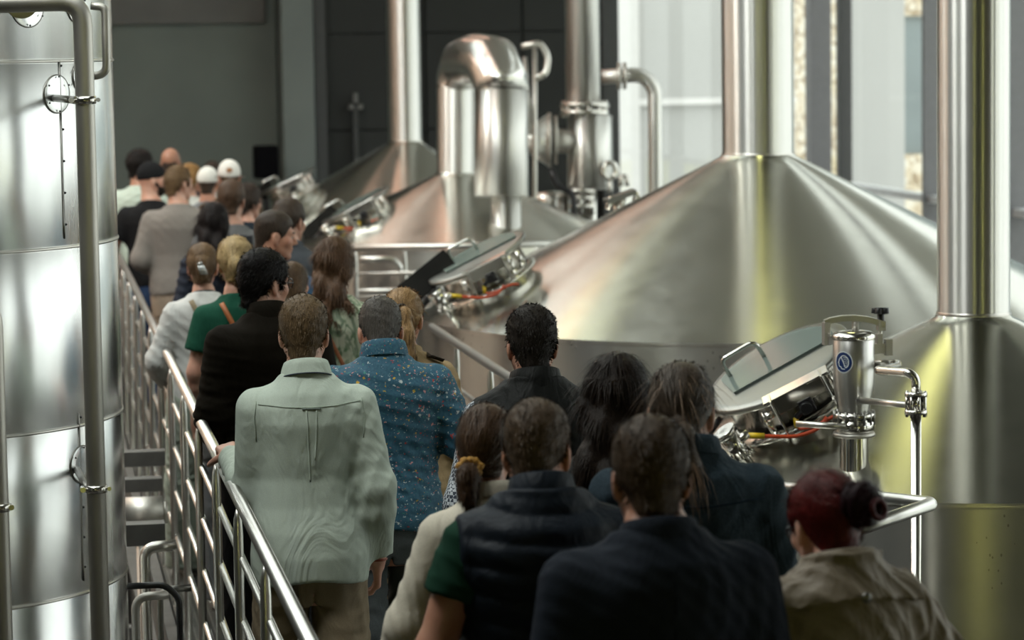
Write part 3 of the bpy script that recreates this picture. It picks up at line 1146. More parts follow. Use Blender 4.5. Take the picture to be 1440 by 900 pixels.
ring_plate('cover_plate', 73, 134, 27, 9.2)
ring_plate('cover_plate', 108, 108, 21, 9.25)
ring_plate('cover_plate', 93, 683, 27, 9.2)
ring_plate('cover_plate', 36, 8, 29, 9.2)
ring_plate('cover_plate', 104, 8, 22, 9.25)
sv_ = MB()
rv = MB()
for (pa, ya, pb_, yb) in ((77, 86, 84, 346), (90, 606, 98, 858)):
    for off, wdt in ((0, 1.3),):
        n = 12
        for i in range(n):
            z0_, z1_ = at_depth(pa, ya + (yb - ya) * i / n, 9.2).z - ZF, at_depth(pa, ya + (yb - ya) * (i + 1) / n, 9.2).z - ZF
            a = on_t(pa + .3, z0_, .002)
            b = on_t(pa + .3, z1_, .002)
            sv_.cyl(a, b, .0028, 6)
    for i in range(6):
        z = at_depth(pa, ya + (yb - ya) * (i + .15) / 5.6, 9.2).z - ZF
        c = on_t(pa + 3, z, 0)
        a = ang(pa + 3)
        rv.lathe([(.0001, .006), (.0035, .004), (.0045, 0)], 8, frame(c, (math.cos(a), math.sin(a), 0)))
sv_.build('vertical_seam', S_dark, lt)
rv.build('rivets', P_black, lt)

# pipework in front of the left tank
dP = 8.95
pf = at_depth(130, 500, dP)
ps = thing('riser_pipe', 'dull steel riser pipe clamped to the front of the cladded tank', 'pipe', (pf.x, pf.y, ZF))
o0 = Vector((pf.x, pf.y, ZF))
LP = lambda px, py, dd=0.0: at_depth(px, py, dP + dd) - o0
rp_ = px_r(13.5, dP)
topz = LP(120, 2).z
MB().tube([Vector((0, 0, 0)), Vector((0, 0, topz)), LP(-160, 10, -.12)], rp_, 24, bend=.075).build('pipe', S_pipe_dull, ps)
MB().tube([LP(128, 8, .02), LP(148, 10, .02), LP(150, 104, .02), LP(124, 108, .04)], px_r(5.8, dP), 16, bend=.05).build('bypass_loop', S_pipe_dull, ps)
for (py, pxb) in ((140, 70), (690, 86)):
    z = LP(130, py).z
    br = MB()
    a_ = Vector((0, 0, z))
    zt_ = at_depth(pxb, py, 9.2).z - ZF
    root = on_t(pxb, zt_, 0) + Vector((PL.x, PL.y, ZF)) - o0
    br.cyl(root, a_ + Vector((-rp_ * .9, 0, 0)), px_r(5.5, dP), 12)
    br.build('standoff', S_dark, ps)
    cb = MB().lathe([(rp_ + .001, z - .012), (rp_ + .004, z - .012), (rp_ + .004, z + .012), (rp_ + .001, z + .012)], 32)
    cb.cyl((-rp_ - .012, -.02, z), (-rp_ - .012, .02, z), .009, 10)
    cb.cyl((rp_ + .010, -.015, z), (rp_ + .010, .015, z), .007, 10)
    cb.build('pipe_clamp', S_bright, ps)
vh = MB()
vc0 = LP(30, 2, -.06)
vh.cyl(vc0 + Vector((0, -.02, 0)), vc0 + Vector((0, .03, 0)), px_r(24, dP), 28)
for px in (45, 61):
    c = LP(px, 12, -.09)
    vh.cyl(c, c + Vector((0, .03, 0)), px_r(4.5, dP), 12)
vh.build('valve_body', S_pipe_dull, ps)
pn = at_depth(3, 800, 8.7)
p2 = thing('drain_pipe', 'slim steel pipe at the left edge in front of the cladded tank', 'pipe', (pn.x, pn.y, ZF))
z_up = at_depth(-10, 420, 8.7).z - ZF
MB().tube([(0, 0, 0), (0, 0, z_up), (-.4, .1, z_up + .1)], px_r(12, 8.7), 20, bend=.08).build('pipe', S_pipe_dull, p2)
zc_ = at_depth(8, 712, 8.7).z - ZF
r_ = px_r(12, 8.7)
cb = MB().lathe([(r_ + .001, zc_ - .012), (r_ + .004, zc_ - .012), (r_ + .004, zc_ + .012), (r_ + .001, zc_ + .012)], 28)
cb.cyl((r_ + .008, -.015, zc_), (r_ + .008, .015, zc_), .009, 10)
cb.build('pipe_clamp', S_bright, p2)

# ------------------------------------------------------------------ walkway
ZR = 1.12
lp_ = [on_z(px, py, ZR) for px, py in ((360, 775), (280, 600), (215, 450), (174, 362))]
XLR = sum(p.x for p in lp_) / 4
rp1, rp2 = on_z(607, 460, ZR), on_z(705, 520, ZR)
XRR = (rp1.x + rp2.x) / 2
cA, cB, cC = on_z(1085, 686, ZR), on_z(1312, 708, ZR), on_z(1212, 745, ZR)
print('rails', [round(p.x, 2) for p in lp_], [round(p.y, 2) for p in lp_], rp1, rp2, cA, cB, cC)
for k, v in TANKS.items():
    print(k, v['P'], 'zrim', v['zrim'], 'slope', v['sl'], 'left', v['P'].x - v['R'])


def deck_mat():
    mt, nt, bs = nmat('perforated_tread')
    v = coords(nt, (22, 22, 22))
    vo = N(nt, 'ShaderNodeTexVoronoi')
    vo.inputs['Scale'].default_value = 1.0
    vo.inputs['Randomness'].default_value = 0.0
    nt.links.new(v, vo.inputs['Vector'])
    hole = math_n(nt, 'LESS_THAN', vo.outputs['Distance'], 0.24)
    rim_ = math_n(nt, 'LESS_THAN', vo.outputs['Distance'], 0.40)
    base = mixc(nt, rim_, (0.17, 0.165, 0.15), (0.75, 0.74, 0.7))
    nt.links.new(mixc(nt, hole, base, (0.01, 0.01, 0.01)), bs.inputs['Base Color'])
    bs.inputs['Metallic'].default_value = 0.9
    bs.inputs['Roughness'].default_value = 0.32
    bump(nt, bs, math_n(nt, 'SUBTRACT', rim_, hole), 0.6, 0.004)
    return mt


wk = thing('walkway', 'raised walkway of perforated steel treads under the crowd', 'walkway', (XLR, 0, 0))
Xl, Xr = -.03, XRR - XLR + .06
XrF = cB.x - XLR + .06
dk = MB()
y = 2.2
while y < 31.5:
    r_edge = XrF if y + .25 < cB.y + .05 else Xr
    dk.box2((Xl, y, -.05), (r_edge, y + .248, 0))
    y += .25
dk.build('tread_deck', deck_mat(), wk)
stg = MB()
stg.box2((Xl - .06, 2.2, -.26), (Xl - .01, 31.5, -.0))
stg.box2((Xl - .12, 2.2, -.26), (Xl - .01, 31.5, -.235))
stg.build('stringer', plain('stringer_steel', (0.13, 0.125, 0.115), 0.5, metal=.3, var=.15), wk)
MB().box2((Xr, cB.y, -.26), (Xr + .05, 31.5, -.0)).build('stringer', MATS['stringer_steel'], wk)
MB().box2((XrF, 2.2, -.26), (XrF + .05, cB.y, -.0)).build('stringer', MATS['stringer_steel'], wk)
y = 2.6
while y < 31:
    MB().box2((Xl - .01, y, -.2), (Xr, y + .1, -.06)).build('cross_beam', MATS['stringer_steel'], wk)
    y += 1.6
for y in (4.0, 8.8, 13.6, 18.4, 23.2, 28.0):
    for x in (Xl + .05, Xr - .05):
        MB().box2((x - .06, y - .06, ZF), (x + .06, y + .06, -.06)).build('column', MATS['stringer_steel'], wk)
    MB().box2((-.62, y + .9, -.5), (Xr, y + 1.0, -.38)).build('bracket_beam', MATS['stringer_steel'], wk)


def guard_rail(label, path, posts, mids=(0.94, 0.735, 0.53, 0.32), side=1, name='guard_rail', group=None, post_r=.0165):
    """handrail tube on a polyline with posts and mid rails"""
    o = Vector(path[0])
    g = thing(name, label, 'railing', (o.x, o.y, 0))
    P = [Vector((p[0] - o.x, p[1] - o.y, p[2] if len(p) > 2 else ZR)) for p in path]
    MB().tube(P, .0215, 20, bend=.03).build('handrail', S_rail, g)
    for z in mids:
        MB().tube([Vector((p.x, p.y, p.z - ZR + z)) for p in P], .0125, 12, bend=.03).build('mid_rail', S_rail, g)
    for (x, y, z) in posts:
        q_ = Vector((x - o.x, y - o.y, 0))
        pm = MB()
        pm.tube([q_ + Vector((0, 0, -.12)), q_ + Vector((0, 0, z - .10)), q_ + Vector((0, 0, z - .05)), q_ + Vector((0, 0, z - .012))], [post_r, post_r, post_r * .8, post_r * .25], 12)
        pm.build('post', S_rail, g)
    return g


# left rail: posts from where the photo shows them
yp = []
for px, py in ((356, 775), (320, 713), (291, 647), (266, 590), (247, 545), (232, 515), (220, 483)):
    yp.append(on_x(px, py, XLR).y)
print('post y', [round(v, 2) for v in yp])
Y0, DY = 8.0, 1.05
n = 0
posts = []
y = on_z(320, 709, ZR).y - 5 * 1.03
while y < 30.5:
    posts.append((XLR - .012, y, ZR))
    y += 1.03
guard_rail('long steel guard rail along the left side of the walkway, beside the cladded tank', [(XLR, 2.4), (XLR, 31.0)], posts)
pr = []
y = rp1.y - .7
while y > cA.y + .3:
    pr.append((XRR + .012, y, ZR))
    y -= 1.03
guard_rail('steel guard rail on the right of the walkway, in front of the largest kettle', [(rp1.x + .0, rp1.y, ZR), (XRR, cA.y + .08, ZR), cA[:2] + (ZR,) if False else (cA.x, cA.y, ZR)], pr, mids=(0.90, 0.62, 0.34))
mid_p = cA.lerp(cB, .52)
guard_rail('steel handrail folding back at a sharp corner, right beside the dark red bun', [(cA.x + .02, cA.y, ZR), (cB.x, cB.y, ZR), (cC.x - .06, cC.y - .05, ZR)],
           [(mid_p.x, mid_p.y + .012, ZR), (cC.x - .06, cC.y - .05, ZR)], mids=(0.62,))
# rail crossing between the second and third kettles
qa, qb = on_z(492, 349, ZR), on_z(640, 347, ZR)
guard_rail('steel rail crossing behind the woman in the botanical blouse', [(qa.x, qa.y, ZR), (qb.x + 1.2, qb.y, ZR)], [(qa.x + .04, qa.y, ZR), (on_z(571, 348, ZR).x, qa.y, ZR), (qb.x + .6, qb.y, ZR)], mids=(0.93, 0.76))
lo_ = on_z(532, 366, 1.02)
lg = thing('loop_pipe', 'bent steel loop of pipe under the far crossing rail', 'pipe', (lo_.x, lo_.y + .12, 0))
MB().tube([(-.12, 0, 1.02), (.14, 0, 1.02), (.2, 0, .9), (.2, 0, -.4)], .024, 14, bend=.07).build('pipe', S_rail, lg)
MB().tube([(-.15, .05, .78), (.5, .05, .78)], .02, 12).build('cross_pipe', S_rail, lg)

# ------------------------------------------------------------------ below the walkway at the left
for k, (px0, px1, py, dd, hh) in enumerate(((178, 222, 648, 13.5, .07), (178, 218, 685, 13.2, .06), (180, 222, 755, 11.8, .09))):
    a, b = at_depth(px0 - 30, py, dd), at_depth(px1 + 10, py, dd)
    o = MB().box2((0, 0, -hh / 2), ((b - a).length, .1, hh / 2)).build('support_beam', MATS['stringer_steel'], loc=a)
    tag(o, ['pale steel crossbeam between tank and rail, highest of three', 'pale steel crossbeam between tank and rail, middle of three', 'pale steel crossbeam between tank and rail, lowest of three'][k], 'beam')
pv = at_depth(200, 722, 12.6)
o = thing('pump', 'dull round pump body below the walkway beside the cladded tank', 'pump', (pv.x, pv.y, pv.z))
MB().cyl((-.08, 0, 0), (.09, 0, 0), .075, 24).cyl((.09, 0, 0), (.11, 0, 0), .05, 20).build('housing', S_pipe_dull, o)
MB().cyl((0, 0, -.05), (0, 0, ZF - pv.z), .03, 14).build('stand_pipe', S_pipe_dull, o)
for k, (px, py, dd, rr) in enumerate(((203, 770, 10.9, .022), (190, 840, 10.4, .016), (224, 830, 10.8, .014))):
    a = at_depth(px, py, dd)
    o = thing('service_pipe', ['upright steel service pipe below the walkway, beside the cladded tank', 'thin steel service pipe low at the tank foot', 'thin dark service pipe under the walkway edge'][k], 'pipe', (a.x, a.y, ZF))
    MB().tube([(0, 0, 0), (0, 0, a.z - ZF), (.12, .02, a.z - ZF)], rr, 12, bend=.05).build('pipe', [S_pipe, S_pipe_dull, S_dark][k], o)
a = at_depth(246, 870, 9.6) - Vector((XLR, 0, 0))
MB().box2((Xl - .15, a.y, -.27), (Xl - .055, a.y + .02, -.06)).build('bracket_plate', S_pipe_dull, wk)
a = at_depth(212, 823, 10.2)
o = MB().tube([(-.1, 0, 0), (.05, 0, .0), (.1, 0, -.05), (.1, 0, -.4)], .012, 10, bend=.03).build('conduit', P_black, loc=a)
tag(o, 'thin black conduit bending down below the walkway', 'conduit')

# ------------------------------------------------------------------ loudspeaker and wall fitting at the back
sp_ = on_y(374, 250, YF - 1.2)
k = (sp_ - CAM).length / F_PX
o = thing('loudspeaker', 'black loudspeaker on a stand against the grey back wall', 'speaker', (sp_.x, sp_.y, ZF))
zs = sp_.z - ZF
cabm = MB().box((0, 0, zs + 22 * k), (34 * k, .26, 46 * k))
P_spk = plain('speaker_black', (.004, .004, .005), .9, spec=.08)
cabm.build('cabinet', P_spk, o, bevel=.02)
MB().box((0, -.135, zs + 22 * k), (30 * k, .01, 42 * k)).build('grille', plain('speaker_grille', (0.004, .004, .005), .9, spec=.05), o, bevel=.003)
st = MB().cyl((0, 0, 0), (0, 0, zs), .03, 14)
for a in range(3):
    an = a * 2.094
    st.cyl((0, 0, .5), (.4 * math.cos(an), .4 * math.sin(an), 0), .015, 10)
st.build('stand', P_black, o)
wf_ = on_y(499, 150, YF - .05)
k = (wf_ - CAM).length / F_PX
o = thing('wall_light', 'small twin-headed light on a dark pole at the black wall', 'lamp', (wf_.x, wf_.y - .06, ZF))
zs = wf_.z - ZF
MB().box2((-3 * k, -.03, 0), (3 * k, .05, zs)).build('pole', M_frame, o)
hd = MB()
for s in (-1, 1):
    hd.box((s * 6.5 * k, -.03, zs), (7 * k, .08, 7 * k))
hd.box((0, -.02, zs + 12 * k), (6 * k, .06, 14 * k))
hd.build('lamp_head', plain('lamp_grey', (0.12, .12, .115), .5), o, bevel=.008)
# ------------------------------------------------------------------ signed-distance modelling of figures
def smin(a, b, k):
    h = np.clip(.5 + .5 * (b - a) / k, 0, 1)
    return b + (a - b) * h - k * h * (1 - h)


def smax(a, b, k):
    return -smin(-a, -b, k)


def cap_d(p, a, b, ra, rb):
    a = np.asarray(a, float)
    b = np.asarray(b, float)
    ab = b - a
    t = np.clip(((p - a) @ ab) / max(ab @ ab, 1e-9), 0, 1)
    return np.linalg.norm(p - a - t[:, None] * ab, axis=1) - (ra + (rb - ra) * t)


def ell_d(p, c, r):
    r = np.asarray(r, float)
    q = (p - np.asarray(c, float)) / r
    k0 = np.linalg.norm(q, axis=1)
    k1 = np.linalg.norm(q / r, axis=1) + 1e-9
    return k0 * (k0 - 1) / k1


def loft_d(p, tab, off=0.0):
    z = p[:, 2]
    a = np.interp(z, tab[0], tab[1]) + off
    b = np.interp(z, tab[0], tab[2]) + off
    cy = np.interp(z, tab[0], tab[3])
    q = np.sqrt((p[:, 0] / a) ** 2 + ((p[:, 1] - cy) / b) ** 2)
    g = np.sqrt((p[:, 0] / a ** 2) ** 2 + ((p[:, 1] - cy) / b ** 2) ** 2) + 1e-6
    d = q * (q - 1) / g
    return np.maximum(d, np.maximum(tab[0][0] - z, z - tab[0][-1]))


def polygonize(f, lo, hi, h, slack=2.5):
    """naive surface nets on a sparse grid"""
    lo = np.asarray(lo, float)
    hi = np.asarray(hi, float)
    B = 4
    nb = np.ceil((hi - lo) / (h * B)).astype(int)
    n = nb * B + 1
    cx = [lo[i] + (np.arange(nb[i]) + .5) * h * B for i in range(3)]
    G = np.stack(np.meshgrid(*cx, indexing='ij'), -1).reshape(-1, 3)
    dc = f(G)
    act = (np.abs(dc) < h * B * .9 + h * slack).reshape(nb)
    sign = np.where(dc < 0, -1.0, 1.0).reshape(nb)
    D = np.ones(n)
    up = np.repeat(np.repeat(np.repeat(sign, B, 0), B, 1), B, 2)
    D[:-1, :-1, :-1] = up
    msk = np.zeros(n, bool)
    am = np.repeat(np.repeat(np.repeat(act, B, 0), B, 1), B, 2)
    for dx in (0, 1):
        for dy in (0, 1):
            for dz in (0, 1):
                msk[dx:n[0] - 1 + dx, dy:n[1] - 1 + dy, dz:n[2] - 1 + dz] |= am
    ii = np.argwhere(msk)
    D[msk] = f(lo + ii * h)
    S = D < 0
    c = [S[dx:n[0] - 1 + dx, dy:n[1] - 1 + dy, dz:n[2] - 1 + dz] for dx in (0, 1) for dy in (0, 1) for dz in (0, 1)]
    cnt = np.zeros(n - 1, int)
    for q in c:
        cnt += q
    cell = (cnt > 0) & (cnt < 8)
    ci = np.argwhere(cell)
    idx = -np.ones(n - 1, int)
    idx[cell] = np.arange(len(ci))
    acc = np.zeros((len(ci), 3))
    num = np.zeros(len(ci))
    cor = [(dx, dy, dz) for dx in (0, 1) for dy in (0, 1) for dz in (0, 1)]
    val = [D[ci[:, 0] + q[0], ci[:, 1] + q[1], ci[:, 2] + q[2]] for q in cor]
    for i in range(8):
        for j in range(i + 1, 8):
            if sum(abs(cor[i][k] - cor[j][k]) for k in range(3)) != 1:
                continue
            m_ = (val[i] < 0) != (val[j] < 0)
            t = val[i] / np.where(m_, val[i] - val[j], 1)
            pt = np.asarray(cor[i]) + t[:, None] * (np.asarray(cor[j]) - np.asarray(cor[i]))
            acc[m_] += pt[m_]
            num[m_] += 1
    V = lo + (ci + acc / num[:, None]) * h
    F = []
    for ax in range(3):
        o1, o2 = [(1, 2), (2, 0), (0, 1)][ax]
        a = [slice(None)] * 3
        b = [slice(None)] * 3
        a[ax] = slice(0, -1)
        b[ax] = slice(1, None)
        e = S[tuple(a)] != S[tuple(b)]
        es = np.argwhere(e)
        ok = (es[:, o1] > 0) & (es[:, o2] > 0) & (es[:, o1] < n[o1] - 1) & (es[:, o2] < n[o2] - 1)
        es = es[ok]
        inside = S[tuple(es.T)]
        quad = []
        for (u, v) in ((-1, -1), (0, -1), (0, 0), (-1, 0)):
            q = es.copy()
            q[:, o1] += u
            q[:, o2] += v
            quad.append(idx[tuple(q.T)])
        quad = np.stack(quad, 1)
        quad[~inside] = quad[~inside][:, ::-1]
        F.append(quad)
    F = np.concatenate(F)
    F = F[(F >= 0).all(1)]
    return V, F


def smooth_mesh(V, F, it=1):
    for _ in range(it):
        acc = np.zeros_like(V)
        num = np.zeros(len(V))
        for a, b in ((0, 1), (1, 2), (2, 3), (3, 0)):
            np.add.at(acc, F[:, a], V[F[:, b]])
            np.add.at(acc, F[:, b], V[F[:, a]])
            np.add.at(num, F[:, a], 1)
            np.add.at(num, F[:, b], 1)
        V = V * .5 + .5 * acc / np.maximum(num, 1)[:, None]
    return V


def vnormals(V, F):
    n = np.cross(V[F[:, 2]] - V[F[:, 0]], V[F[:, 3]] - V[F[:, 1]])
    N_ = np.zeros_like(V)
    for k in range(4):
        np.add.at(N_, F[:, k], n)
    return N_ / (np.linalg.norm(N_, axis=1)[:, None] + 1e-12)


def np_mesh(name, V, F, mat, parent=None, tris=None, smooth=True):
    me = bpy.data.meshes.new(name)
    nq = len(F)
    nt_ = 0 if tris is None else len(tris)
    me.vertices.add(len(V))
    me.vertices.foreach_set('co', np.ascontiguousarray(V, dtype=np.float32).ravel())
    me.loops.add(nq * 4 + nt_ * 3)
    li = F.ravel() if nt_ == 0 else np.concatenate([F.ravel(), tris.ravel()])
    me.loops.foreach_set('vertex_index', li.astype(np.int32))
    me.polygons.add(nq + nt_)
    st = np.arange(nq) * 4
    if nt_:
        st = np.concatenate([st, nq * 4 + np.arange(nt_) * 3])
    me.polygons.foreach_set('loop_start', st.astype(np.int32))
    me.polygons.foreach_set('use_smooth', np.full(nq + nt_, smooth))
    me.update(calc_edges=True)
    me.validate()
    return link(name, me, mat, parent)


def rotm(ax, deg):
    c, s = math.cos(R(deg)), math.sin(R(deg))
    if ax == 'x':
        return np.array([[1, 0, 0], [0, c, -s], [0, s, c]])
    if ax == 'y':
        return np.array([[c, 0, s], [0, 1, 0], [-s, 0, c]])
    return np.array([[c, -s, 0], [s, c, 0], [0, 0, 1]])


class Folds:
    """bundles of cloth creases: each ripple lives only in its own patches"""

    def __init__(self, seed, amp=.0035, vert=False):
        r = np.random.RandomState(seed)
        self.k = []
        for i in range(6):
            wl = r.uniform(.05, .11)
            d = r.normal(size=3)
            d[2] *= .45 if vert else .9
            d /= np.linalg.norm(d)
            mk = r.normal(size=3) * 5.0
            self.k.append((d * 2 * math.pi / wl, r.uniform(0, 6.28), wl / .08, mk, r.uniform(0, 6.28)))
        self.w = [(r.normal(size=3) * 6, r.uniform(0, 6.28)) for _ in range(3)]
        self.amp = amp

    def __call__(self, p):
        w = np.zeros(len(p))
        for k, ph in self.w:
            w += np.sin(p @ k + ph)
        d = np.zeros(len(p))
        for i, (k, ph, a, mk, mp) in enumerate(self.k):
            s = np.sin(p @ k + ph + w * (.22 + .06 * i))
            m_ = np.clip(np.sin(p @ mk + mp) + .15 * w, 0, 1) ** 1.5
            d += a * (.8 - 1.9 * np.abs(s) ** .8) * m_
        return d * self.amp * .55


Z_ = [.74, .82, .90, .98, 1.06, 1.15, 1.25, 1.33, 1.385, 1.43, 1.465, 1.50]
TORSO = {
    'm': (Z_, [.150, .165, .171, .166, .157, .155, .168, .178, .166, .128, .088, .062],
          [.110, .122, .126, .122, .113, .112, .120, .122, .112, .095, .074, .058],
          [-.005, -.01, -.012, -.008, 0, .004, 0, -.010, -.015, -.018, -.016, -.012]),
    'f': (Z_, [.155, .172, .176, .166, .146, .134, .142, .152, .142, .108, .072, .050],
          [.112, .124, .126, .118, .102, .096, .108, .112, .100, .084, .064, .050],
          [-.008, -.014, -.014, -.006, 0, .004, .004, -.004, -.012, -.018, -.016, -.010]),
}
ARMS = {
    'down': ((.222, -.035, 1.11), (.228, .035, .865)),
    'bent': ((.240, -.050, 1.12), (.165, .170, 1.06)),
    'fold': ((.245, .020, 1.13), (.040, .200, 1.14)),
    'pocket': ((.250, -.07, 1.12), (.205, .030, .92)),
    'up': ((.250, .060, 1.16), (.170, .24, 1.34)),
    'back': ((.245, -.09, 1.14), (.235, -.03, .89)),
}


class Person:
    def __init__(self, px, py, h, label, sex='m', yaw=0, hyaw=0, hpitch=0, hroll=0, drop=0.0, lean=0.0, w=1.0,
                 armL='down', armR='down', stride=.12, fine=.0075, skin='fair', seed=0, group=None, hs=1.0, dx=0.0, lift=.0):
        self.s = h / 1.75
        self.sex = sex
        self.w = w
        self.fine = fine
        self.seed = seed
        self.lean = lean
        self.drop = drop / self.s
        ztop = h - drop + .008
        P = on_z(px, py, ztop)
        self.root = thing('person', label, 'person', (P.x, P.y, 0), R(yaw), group)
        # the head sits forward of the foot point: shift the root so that the head is under its pixel
        hy = (.012 + self.drop * .8 + lean * .72) * self.s
        self.root.location.x += math.sin(R(yaw)) * hy + dx
        self.root.location.y -= math.cos(R(yaw)) * hy
        self.hc = np.array([0, .012 + self.drop * .8, 1.632 - self.drop])
        self.HR = rotm('z', hyaw) @ rotm('x', -hpitch) @ rotm('y', hroll)
        self.hs = hs * (.925 if sex == 'f' else .95)
        t = TORSO[sex]
        aw = np.asarray(t[1]) * w
        aw[-2:] = np.asarray(t[1])[-2:]
        self.tab = (np.asarray(t[0]), aw, np.asarray(t[2]) * (1 + (w - 1) * .8), np.asarray(t[3]))
        self.skin = SKIN[skin]
        sxw = (.166 if sex == 'm' else .144) * (1 + (w - 1) * .8)
        self.arm = {}
        for side, spec in ((-1, armL), (1, armR)):
            if not isinstance(spec, str) and spec[0] == 'world':
                a = R(yaw)
                dv = np.array([spec[2][0] - self.root.location.x, spec[2][1] - self.root.location.y])
                wl = np.array([dv[0] * math.cos(a) + dv[1] * math.sin(a), -dv[0] * math.sin(a) + dv[1] * math.cos(a), spec[2][2]]) / self.s
                kk = side * (sxw / .172)
                spec = (spec[1], (wl[0] / kk, wl[1], wl[2]))
                print('reach', label[:30], spec)
            E, W_ = ARMS[spec] if isinstance(spec, str) else spec
            S = np.array([side * sxw, -.016, 1.378])
            k = (sxw / .172)
            self.arm[side] = [S, np.array([side * E[0] * k, E[1], E[2]]), np.array([side * W_[0] * k, W_[1], W_[2]])]
        self.ar = np.array([.056, .044, .036, .028]) * (1.0 if sex == 'm' else .84) * (1 + (w - 1) * .5)
        self.hip = .088 if sex == 'm' else .09
        self.feet = {-1: (-.095, stride), 1: (.095, -stride)}

    # -- frames
    def warp(self, p):
        q = p.copy()
        q[:, 1] -= self.lean * np.maximum(p[:, 2] - .9, 0)
        return q

    def to_head(self, p):
        return (p - self.hc) @ self.HR / self.hs

    # -- pieces of the figure
    def limb(self, p, side, off=0.0, t_end=2.0, extra_end=0.0, loose=0.0):
        S, E, W_ = self.arm[side]
        r = self.ar + off
        d = cap_d(p, S, E, r[0], r[1] + loose * .3)
        if t_end < 1.0:
            C = S + (E - S) * t_end
            dv = (E - S) / np.linalg.norm(E - S)
            d = cap_d(p, S, E, r[0] + .004, r[0] + extra_end)
            return smax(d, (p - C) @ dv, .006)
        mid = E + (W_ - E) * .3
        d2 = cap_d(p, E, mid, r[1] + loose * .6, r[2] + .004 + loose)
        d3 = cap_d(p, mid, W_, r[2] + .004 + loose, r[3] + extra_end)
        d = smin(smin(d, d2, .03), d3, .02)
        if t_end < 1.99:
            C = E + (W_ - E) * (t_end - 1.0)
            dv = (W_ - E) / np.linalg.norm(W_ - E)
            near = np.linalg.norm(p - C, axis=1) < .16
            cut = (p - C) @ dv
            d = np.where(near, smax(d, cut, .006), d)
        return d

    def legs(self, p, off=(0, 0, 0), zmin=0.0):
        out = None
        for side in (-1, 1):
            fx, fy = self.feet[side]
            H = np.array([side * self.hip, -.01, .90])
            K = np.array([side * .098, fy * .55 + .015, .49])
            A = np.array([fx * 1.02, fy, .07])
            d = smin(cap_d(p, H, K, .092 + off[0], .060 + off[1]), cap_d(p, K, A, .060 + off[1], .040 + off[2]), .03)
            if off[0] == 0:
                calf = K + (A - K) * .3 + np.array([0, -.015, 0])
                d = smin(d, ell_d(p, calf, (.052, .056, .11)), .03)
            out = d if out is None else smin(out, d, .02)
        return out

    def head(self, p):
        q = self.to_head(p)
        ax = np.abs(q[:, 0])
        qm = q.copy()
        qm[:, 0] = ax
        f = self.sex == 'f'
        d = ell_d(q, (0, -.012, .026), (.074, .095, .092))
        d = smin(d, ell_d(q, (0, .032, -.040), (.060 - .004 * f, .061, .080)), .03)
        d = smin(d, cap_d(qm, (.050, .005, -.052), (.014, .066, -.098), .018 - .003 * f, .018), .025)
        d = smin(d, ell_d(qm, (.038, .058, -.024), (.027, .026, .024)), .025)
        d = smin(d, cap_d(qm, (.010, .083, .024), (.040, .072, .022), .010, .010), .018)
        d = smax(d, -ell_d(qm, (.031, .104, .003), (.019, .022, .012)), .012)
        lid = ell_d(qm, (.031, .0775, .002), (.0138, .0138, .0128))
        lid = smax(lid, .0032 - np.abs(q[:, 2] - .0015), .001)
        d = smin(d, lid, .003)
        d = smin(d, cap_d(q, (0, .088, .010), (0, .111, -.026), .0075, .0105), .012)
        d = smin(d, ell_d(qm, (.011, .098, -.032), (.009, .011, .008)), .008)
        d = smin(d, ell_d(q, (0, .0875, -.0560), (.023, .0125, .0065)), .004)
        d = smin(d, ell_d(q, (0, .0860, -.0685), (.020, .0125, .0070)), .004)
        d = smin(d, ell_d(q, (0, .074, -.098), (.022, .018, .018)), .02)
        # ears: a flared shell with a hollow
        e = (qm - np.array([.076, -.004, -.010])) @ rotm('z', 16)
        ear = ell_d(e, (0, 0, 0), (.0105, .019, .031))
        ear = smin(ear, ell_d(e, (.0, .004, -.027), (.007, .010, .012)), .006)
        ear = smax(ear, -ell_d(e, (.0135, .004, .003), (.008, .0095, .016)), .004)
        d = smin(d, ear, .006)
        return d * self.hs

    def neck(self, p):
        r = .056 if self.sex == 'm' else .046
        top = self.hc + self.HR @ np.array([0, -.028, -.03])
        return smin(cap_d(p, (0, -.018, 1.40), top * .5 + np.array([0, -.018, 1.40]) * .5, r * 1.08, r), cap_d(p, top * .5 + np.array([0, -.018, 1.40]) * .5, top, r, r), .02)

    def f_body(self, p):
        p = self.warp(p)
        d = loft_d(p, self.tab, -.006)
        d = smin(d, self.neck(p), .035)
        for s in (-1, 1):
            d = smin(d, self.limb(p, s), .03)
        d = smin(d, self.legs(p), .03)
        for s in (-1, 1):
            fx, fy = self.feet[s]
            d = smin(d, cap_d(p, (fx, fy - .02, .05), (fx * 1.15, fy + .13, .03), .035, .024), .02)
        return d

    def hand_frame(self, side):
        S, E, W_ = self.arm[side]
        d = (W_ - E) / np.linalg.norm(W_ - E)
        return W_, d

    def f_hand(self, side, curl=35.0, palm=None, spread=1.0):
        W_, d = self.hand_frame(side)
        n = np.array(palm if palm is not None else (-side, .15, 0.0), float)
        n -= d * (n @ d)
        n /= np.linalg.norm(n)
        t = np.cross(d, n) * (1 if side < 0 else -1)
        if t @ np.array([0, 1, .2]) < 0 and palm is None:
            t = -t
        k = 1.0 if self.sex == 'm' else .88
        segs = []

        def kn(c):
            return d * math.cos(R(c)) + n * math.sin(R(c))

        for i, (off, L) in enumerate(((.028, (.042, .026, .021)), (.0095, (.046, .029, .022)), (-.0095, (.043, .027, .021)), (-.027, (.034, .021, .019)))):
            a = W_ + d * (.092 - abs(off - .0095) * .25) * k + t * off * k
            ang_ = curl * .5 + i * 4
            r0 = .0092 * k
            for j, l in enumerate(L):
                b = a + kn(ang_) * l * k
                segs.append((a, b, r0, r0 * .92))
                a = b
                r0 *= .92
                ang_ += curl * (1.0 + .12 * i)
        th = W_ + d * .026 * k + t * .026 * k + n * .006
        dv = d * .68 + t * .62 + n * .40
